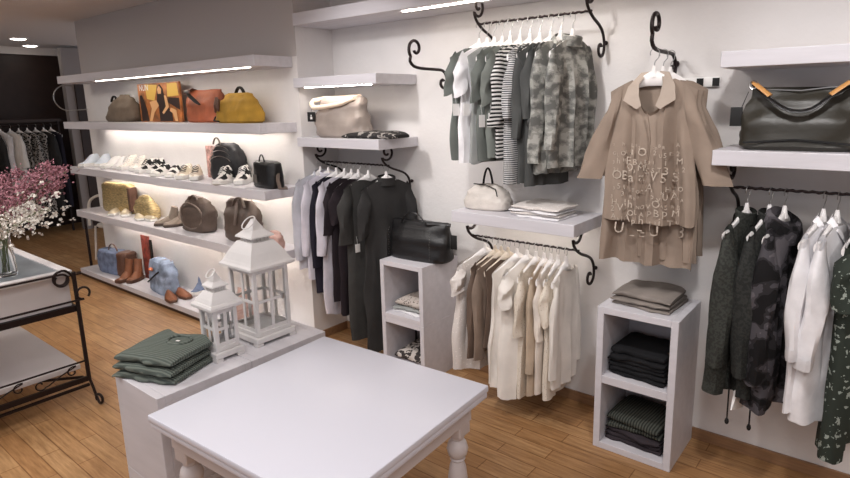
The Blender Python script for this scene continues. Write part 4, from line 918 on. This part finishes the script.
def zrail(b, z, over, rad):
    x = .03
    p = [(x, -cl, z), (x, over-.02, z)]
    p = [(x, -cl+(cl+over)*i/10, z) for i in range(11)]+[(x, over+rad*1.0*math.sin(a), z-rad+rad*math.cos(a)+0) for a in [2*PI*.88*i/16 for i in range(1, 17)]]
    b.tube(p, .0065, 8)
part('upper_rail', IRON, k_, lambda b: (zrail(b, height_at((kx+.03, ky-.05, 0), 274), -.07, .035)), smooth=True)
part('side_rail', IRON, k_, lambda b: (zrail(b, height_at((kx+.03, ky, 0), 300)+.0, .03, -.035)), smooth=True)
part('corner_scroll', IRON, k_, lambda b: b.tube(crom([(.012, 0, KZ-.1), (.015, -.01, KZ-.03), (.02, -.045, KZ+.01)]+[(.025, -.075+.035*math.cos(a), KZ-.03+.04*math.sin(a)) for a in [PI*.5+PI*1.5*i/12 for i in range(13)]], 2), .007, 8))
def scrolls(b):
    x = .012; z0, z1 = zsf-.07, zsf+.03
    b.tube([(x, -cl, z1), (x, 0, z1)], .006, 6); b.box((x-.012, -cl, z0-.03), (x+.006, 0, z0))
    y = -.08
    while y > -cl+.1:
        p = [(x, yy, zz) for yy, zz in spiral(y, z1-.045, .01, .034, PI*2.1, PI*.3, 14)]
        p += [(x, y-.06, z0+.055), (x, y-.13, z0+.02)]
        p += [(x, yy, zz) for yy, zz in spiral(y-.17, z0+.038, .034, .01, -PI*.2, -PI*1.9, 14)]
        b.tube(crom(p, 2), .0042, 6); y -= .27
part('scroll_apron', IRON, k_, scrolls)
# under-shelf cross brace
part('brace', IRON, k_, lambda b: (b.tube([(-.02, -.02, .17), (-cw_, -cl, .12)], .009, 6), b.tube([(.0, -.0, .12), (.0, -cl, .11)], .011, 6)))

# vase and flowers
vc = at(8, 279, 2, KZ-.008); vx, vy = vc[0]-.10, vc[1]+.02
vz = KZ-.0075
v_ = thing('glass_vase', 'clear glass vase of flowers on the slate console top', 'vase', (vx, vy, vz))
part('vessel', PGLASS, v_, lambda b: b.lathe([(.055, 0), (.058, .01), (.052, .12), (.046, .24), (.050, .26), (.047, .262), (.042, .24), (.048, .12), (.054, .014), (.0, .012)], n=24))
STEM = mat('green_stem', (98, 108, 78), .7); PINK = mat('dusty_pink_blossom', (150, 104, 114), .8, var=.2, vs=30); WHB = mat('white_blossom', (206, 200, 192), .8, var=.08, vs=20)
def sprig(kind, label, grp, m, dx, dy, hgt, seed, dens, plume):
    rn = random.Random(seed); r = thing(kind, label, 'flower', (vx, vy, vz+.02), 0, grp)
    base = Vector((rn.uniform(-.02, .02), rn.uniform(-.02, .02), 0))
    tip = Vector((dx, dy, hgt)); mid = Vector((dx*.2, dy*.2, hgt*.5))
    pth = crom([base, mid, tip*.75+mid*.25+Vector((0, 0, .02)), tip], 5)
    part('stem', STEM, r, lambda b: b.tube(pth, .0022, 5))
    b = MB()
    for q in range(dens):
        t = .45+.55*rn.random() if plume else .62+.38*rn.random(); p = pth[min(len(pth)-1, int(t*(len(pth)-1)))]
        sp = (.07 if plume else .055)*(1.15-t*(.9 if plume else .3))
        c = p+Vector((rn.gauss(0, sp*.75), rn.gauss(0, sp*.75), rn.gauss(0, sp*.7)+.01))
        s = rn.uniform(.004, .008) if plume else rn.uniform(.005, .009)
        for _ in range(2 if plume else 3):
            d_ = Vector((rn.uniform(-1, 1), rn.uniform(-1, 1), rn.uniform(-1, 1))).normalized(); e = d_.orthogonal().normalized()*s*.8; g_ = d_.cross(e)
            b.add([c, c+d_*s+e, c+d_*s*1.9, c+d_*s-e, c+d_*s+g_*.7], [(0, 1, 2), (0, 2, 3), (0, 4, 2)])
    b.build('blossoms', m, r, smooth=False, kind='stuff')
rn = random.Random(5)
def tipof(u, v, Y): 
    p = at(u, v, 1, Y); return p[0]-vx, p[1]-vy, p[2]-vz-.02
for i, (u, v) in enumerate(((66, 172), (52, 168), (38, 178), (20, 172), (4, 178), (60, 186), (-12, 182), (30, 188), (12, 190), (-25, 192))):
    a = tipof(u, v, vy+rn.uniform(-.15, .12)); sprig('pink_flower_sprig', 'dusty pink feathery flower sprig spreading from the glass vase', 'pink flower sprigs in the vase', PINK, *a, 40+i, 260, True)
for i, (u, v) in enumerate(((42, 212), (30, 222), (8, 232), (18, 226), (50, 210))):
    a = tipof(u, v, vy+rn.uniform(-.22, -.12)); sprig('white_flower_sprig', 'small white baby flower sprig in front of the pink ones', 'white flower sprigs in the vase', WHB, *a, 80+i, 55, False)

# ------------------------------------------------------------------ far end of the shop
RX = -9.6; RZ_ = 1.56
fr_ = thing('garment_rack', 'dark wall-mounted clothes rack at the far end of the shop', 'clothes rack', (RX, -2.2, 0))
part('rod', IRON, fr_, lambda b: b.tube([(0, 0, RZ_), (0, 2.5, RZ_)], .014, 8))
part('header_panel', BROWN, fr_, lambda b: b.box((-.4, 0, RZ_+.04), (-.02, 2.55, RZ_+.08)), smooth=False)
for y in (0.01, 2.49): part('upright', IRON, fr_, lambda b: b.box((-.012, y-.012, 0), (.012, y+.012, RZ_+.04)), smooth=False)
NAMEY = ['far rack dark dress', 'far rack']
ys = [-1.35, -1.22, -1.1, -.98, -.86, -.74, -.63, -.52, -.41, -.30, -.2, -.1, 0.0, .1, .19]
fm = [CHAR2, CHAR2, NAVY, CHAR2, CHAR2, CHAR2, CHAR2, CHAR2, WHITE, OFFW, HOUND, HOUND, HOUND, CHAR2, NAVY]
fl_ = [1.05, .9, 1.0, .8, .95, .75, .8, .95, .9, 1.1, 1.2, 1.15, 1.2, 1.15, 1.1]
wd = {CHAR2.name: 'black', NAVY.name: 'navy', WHITE.name: 'white', OFFW.name: 'off-white', HOUND.name: 'black and white patterned'}
for i, (y, m_, L_) in enumerate(zip(ys, fm, fl_)):
    nm = ['leftmost', 'second', 'third', 'fourth', 'fifth', 'sixth', 'seventh', 'eighth', 'ninth', 'tenth', 'eleventh', 'twelfth', 'third from right', 'second from right', 'rightmost'][i]
    lb = f'{wd[m_.name]} garment on the far rack, {nm}'+(' from the left' if 0 < i < 12 else '')
    garment('hanging_garment', lb, 'garment', (RX, y, RZ_+.016), .35, .19, L_, m_, sleeve=(.4, .05) if i % 2 else None, T=.05, seed=i+50, nv=8, nu=18, hang_desc=f'{nm} garment on the far rack')
# dark post and white chair beyond the shelf end
po = MB(); p0 = at(97, 270, 2, 0.0)
tag(MB().tube([(-6.93, -.50, 0), (-6.93, -.50, .66)], .014, 8).build('support_post', IRON), 'thin dark metal post under the left end of the shelves', 'post')
pc = at(100, 262, 2, 0)
ch = thing('metal_chair', 'white metal chair half hidden beyond the left shelf end', 'chair', (-7.25, -.22, 0), .3)
CHW = mat('white_chair_paint', (214, 206, 196), .5)
part('backrest', CHW, ch, lambda b: b.tube(crom([(-.19, 0, .42), (-.2, .02, .6), (-.16, .03, .72), (0, .04, .78), (.16, .03, .72), (.2, .02, .6), (.19, 0, .42)], 5), .016, 8))
part('seat', CHW, ch, lambda b: b.lathe([(.0, .40), (.2, .40), (.21, .415), (.2, .43), (0, .43)], (0, .2, 0), 20))
for sx in (-1, 1):
    for y in (.04, .36): part('leg', CHW, ch, lambda b: b.tube([(sx*.15, y, .41), (sx*.18, y+(.03 if y > .1 else -.03), 0)], .012, 8))
# chrome ring by the shelf end
rg = at(68, 98, 0, -6.95)
tag(MB().tube([(-6.9, rg[1]-.02+.13*math.cos(a), rg[2]+.13*math.sin(a)) for a in [PI*.35+PI*1.2*i/24 for i in range(25)]]+[(-6.9, -.335, rg[2]-.12)], .006, 6).build('ring_bracket', STEEL), 'thin curved metal ring bracket beside the upper shelf ends', 'bracket')

# ------------------------------------------------------------------ ceiling lights and added fill lamps
def downlight(x, y, lb, g='recessed round ceiling lights'):
    r = thing('ceiling_light', lb, 'ceiling light', (x, y, CE-.014), 0, g)
    part('rim', HANG, r, lambda b: b.lathe([(.085, .0), (.11, .0), (.112, .012), (.085, .014), (.084, .0)], n=24))
    part('diffuser', LAMP, r, lambda b: b.lathe([(0, -.012), (.05, -.010), (.083, -.001), (.083, .010), (0, .010)], n=24), label='glowing round diffuser')
q1 = at(18, 38, 2, CE); q2 = at(30, 45, 2, CE)
print('DL', q1, q2)
downlight(q1[0], q1[1], 'nearer of two recessed ceiling lights by the dark far wall'); downlight(q2[0], q2[1], 'farther of two recessed ceiling lights by the dark far wall')

def area(name, loc, size, power, col=(1, .95, .9), rot=(0, 0, 0), sy=None):
    l = bpy.data.lights.new(name, 'AREA'); l.energy = power; l.size = size; l.color = col
    if sy: l.shape = 'RECTANGLE'; l.size_y = sy
    o = bpy.data.objects.new(name, l); COL.objects.link(o); o.location = loc; o.rotation_euler = rot; return o
area('unseen_fill_lamp', (.4, -2.9, CE-.03), 1.3, 30, (1, .98, .98))  # area lamps here are unseen fill, added to brighten the room
area('unseen_fill_lamp', (-3.4, -3.2, CE-.03), 1.3, 36, (1, .96, .92))
area('unseen_fill_lamp', (-1.6, -2.6, CE-.03), .9, 18, (1, .98, .98))  # extra fill added overhead to lift the table
area('unseen_fill_lamp', (-6.6, -2.4, CE-.03), .9, 20, (1, .92, .82))
def spotl(x, y, tx, ty, tz, e, ang=80, col=(1, .975, .97)):
    l = bpy.data.lights.new('ceiling_spot_lamp', 'SPOT'); l.energy = e; l.spot_size = math.radians(ang); l.spot_blend = .9; l.shadow_soft_size = .07; l.color = col
    o = bpy.data.objects.new('ceiling_spot_lamp', l); COL.objects.link(o); o.location = (x, y, CE-.04)
    o.rotation_euler = (Vector((tx, ty, tz))-o.location).to_track_quat('-Z', 'Y').to_euler()
spotl(-2.6, -1.5, -2.7, 0, 1.2, 70); spotl(-1.5, -1.5, -1.6, 0, 1.2, 70); spotl(-.3, -1.5, -.3, 0, 1.2, 70); spotl(.9, -1.5, .8, 0, 1.3, 60)
spotl(-4.6, -2.0, -4.6, -.6, .1, 60, 85, (1, .95, .89)); spotl(-3.4, -2.2, -3.2, -1.6, 0, 50, 85, (1, .96, .92))
w = bpy.data.worlds.new('world'); bpy.context.scene.world = w; w.use_nodes = True
w.node_tree.nodes['Background'].inputs[0].default_value = (.86, .9, 1, 1); w.node_tree.nodes['Background'].inputs[1].default_value = .6
sc = bpy.context.scene
sc.view_settings.view_transform = 'Standard'; sc.view_settings.look = 'None'; sc.view_settings.exposure = 0.06; sc.view_settings.gamma = 1; sc.view_settings.use_curve_mapping = False
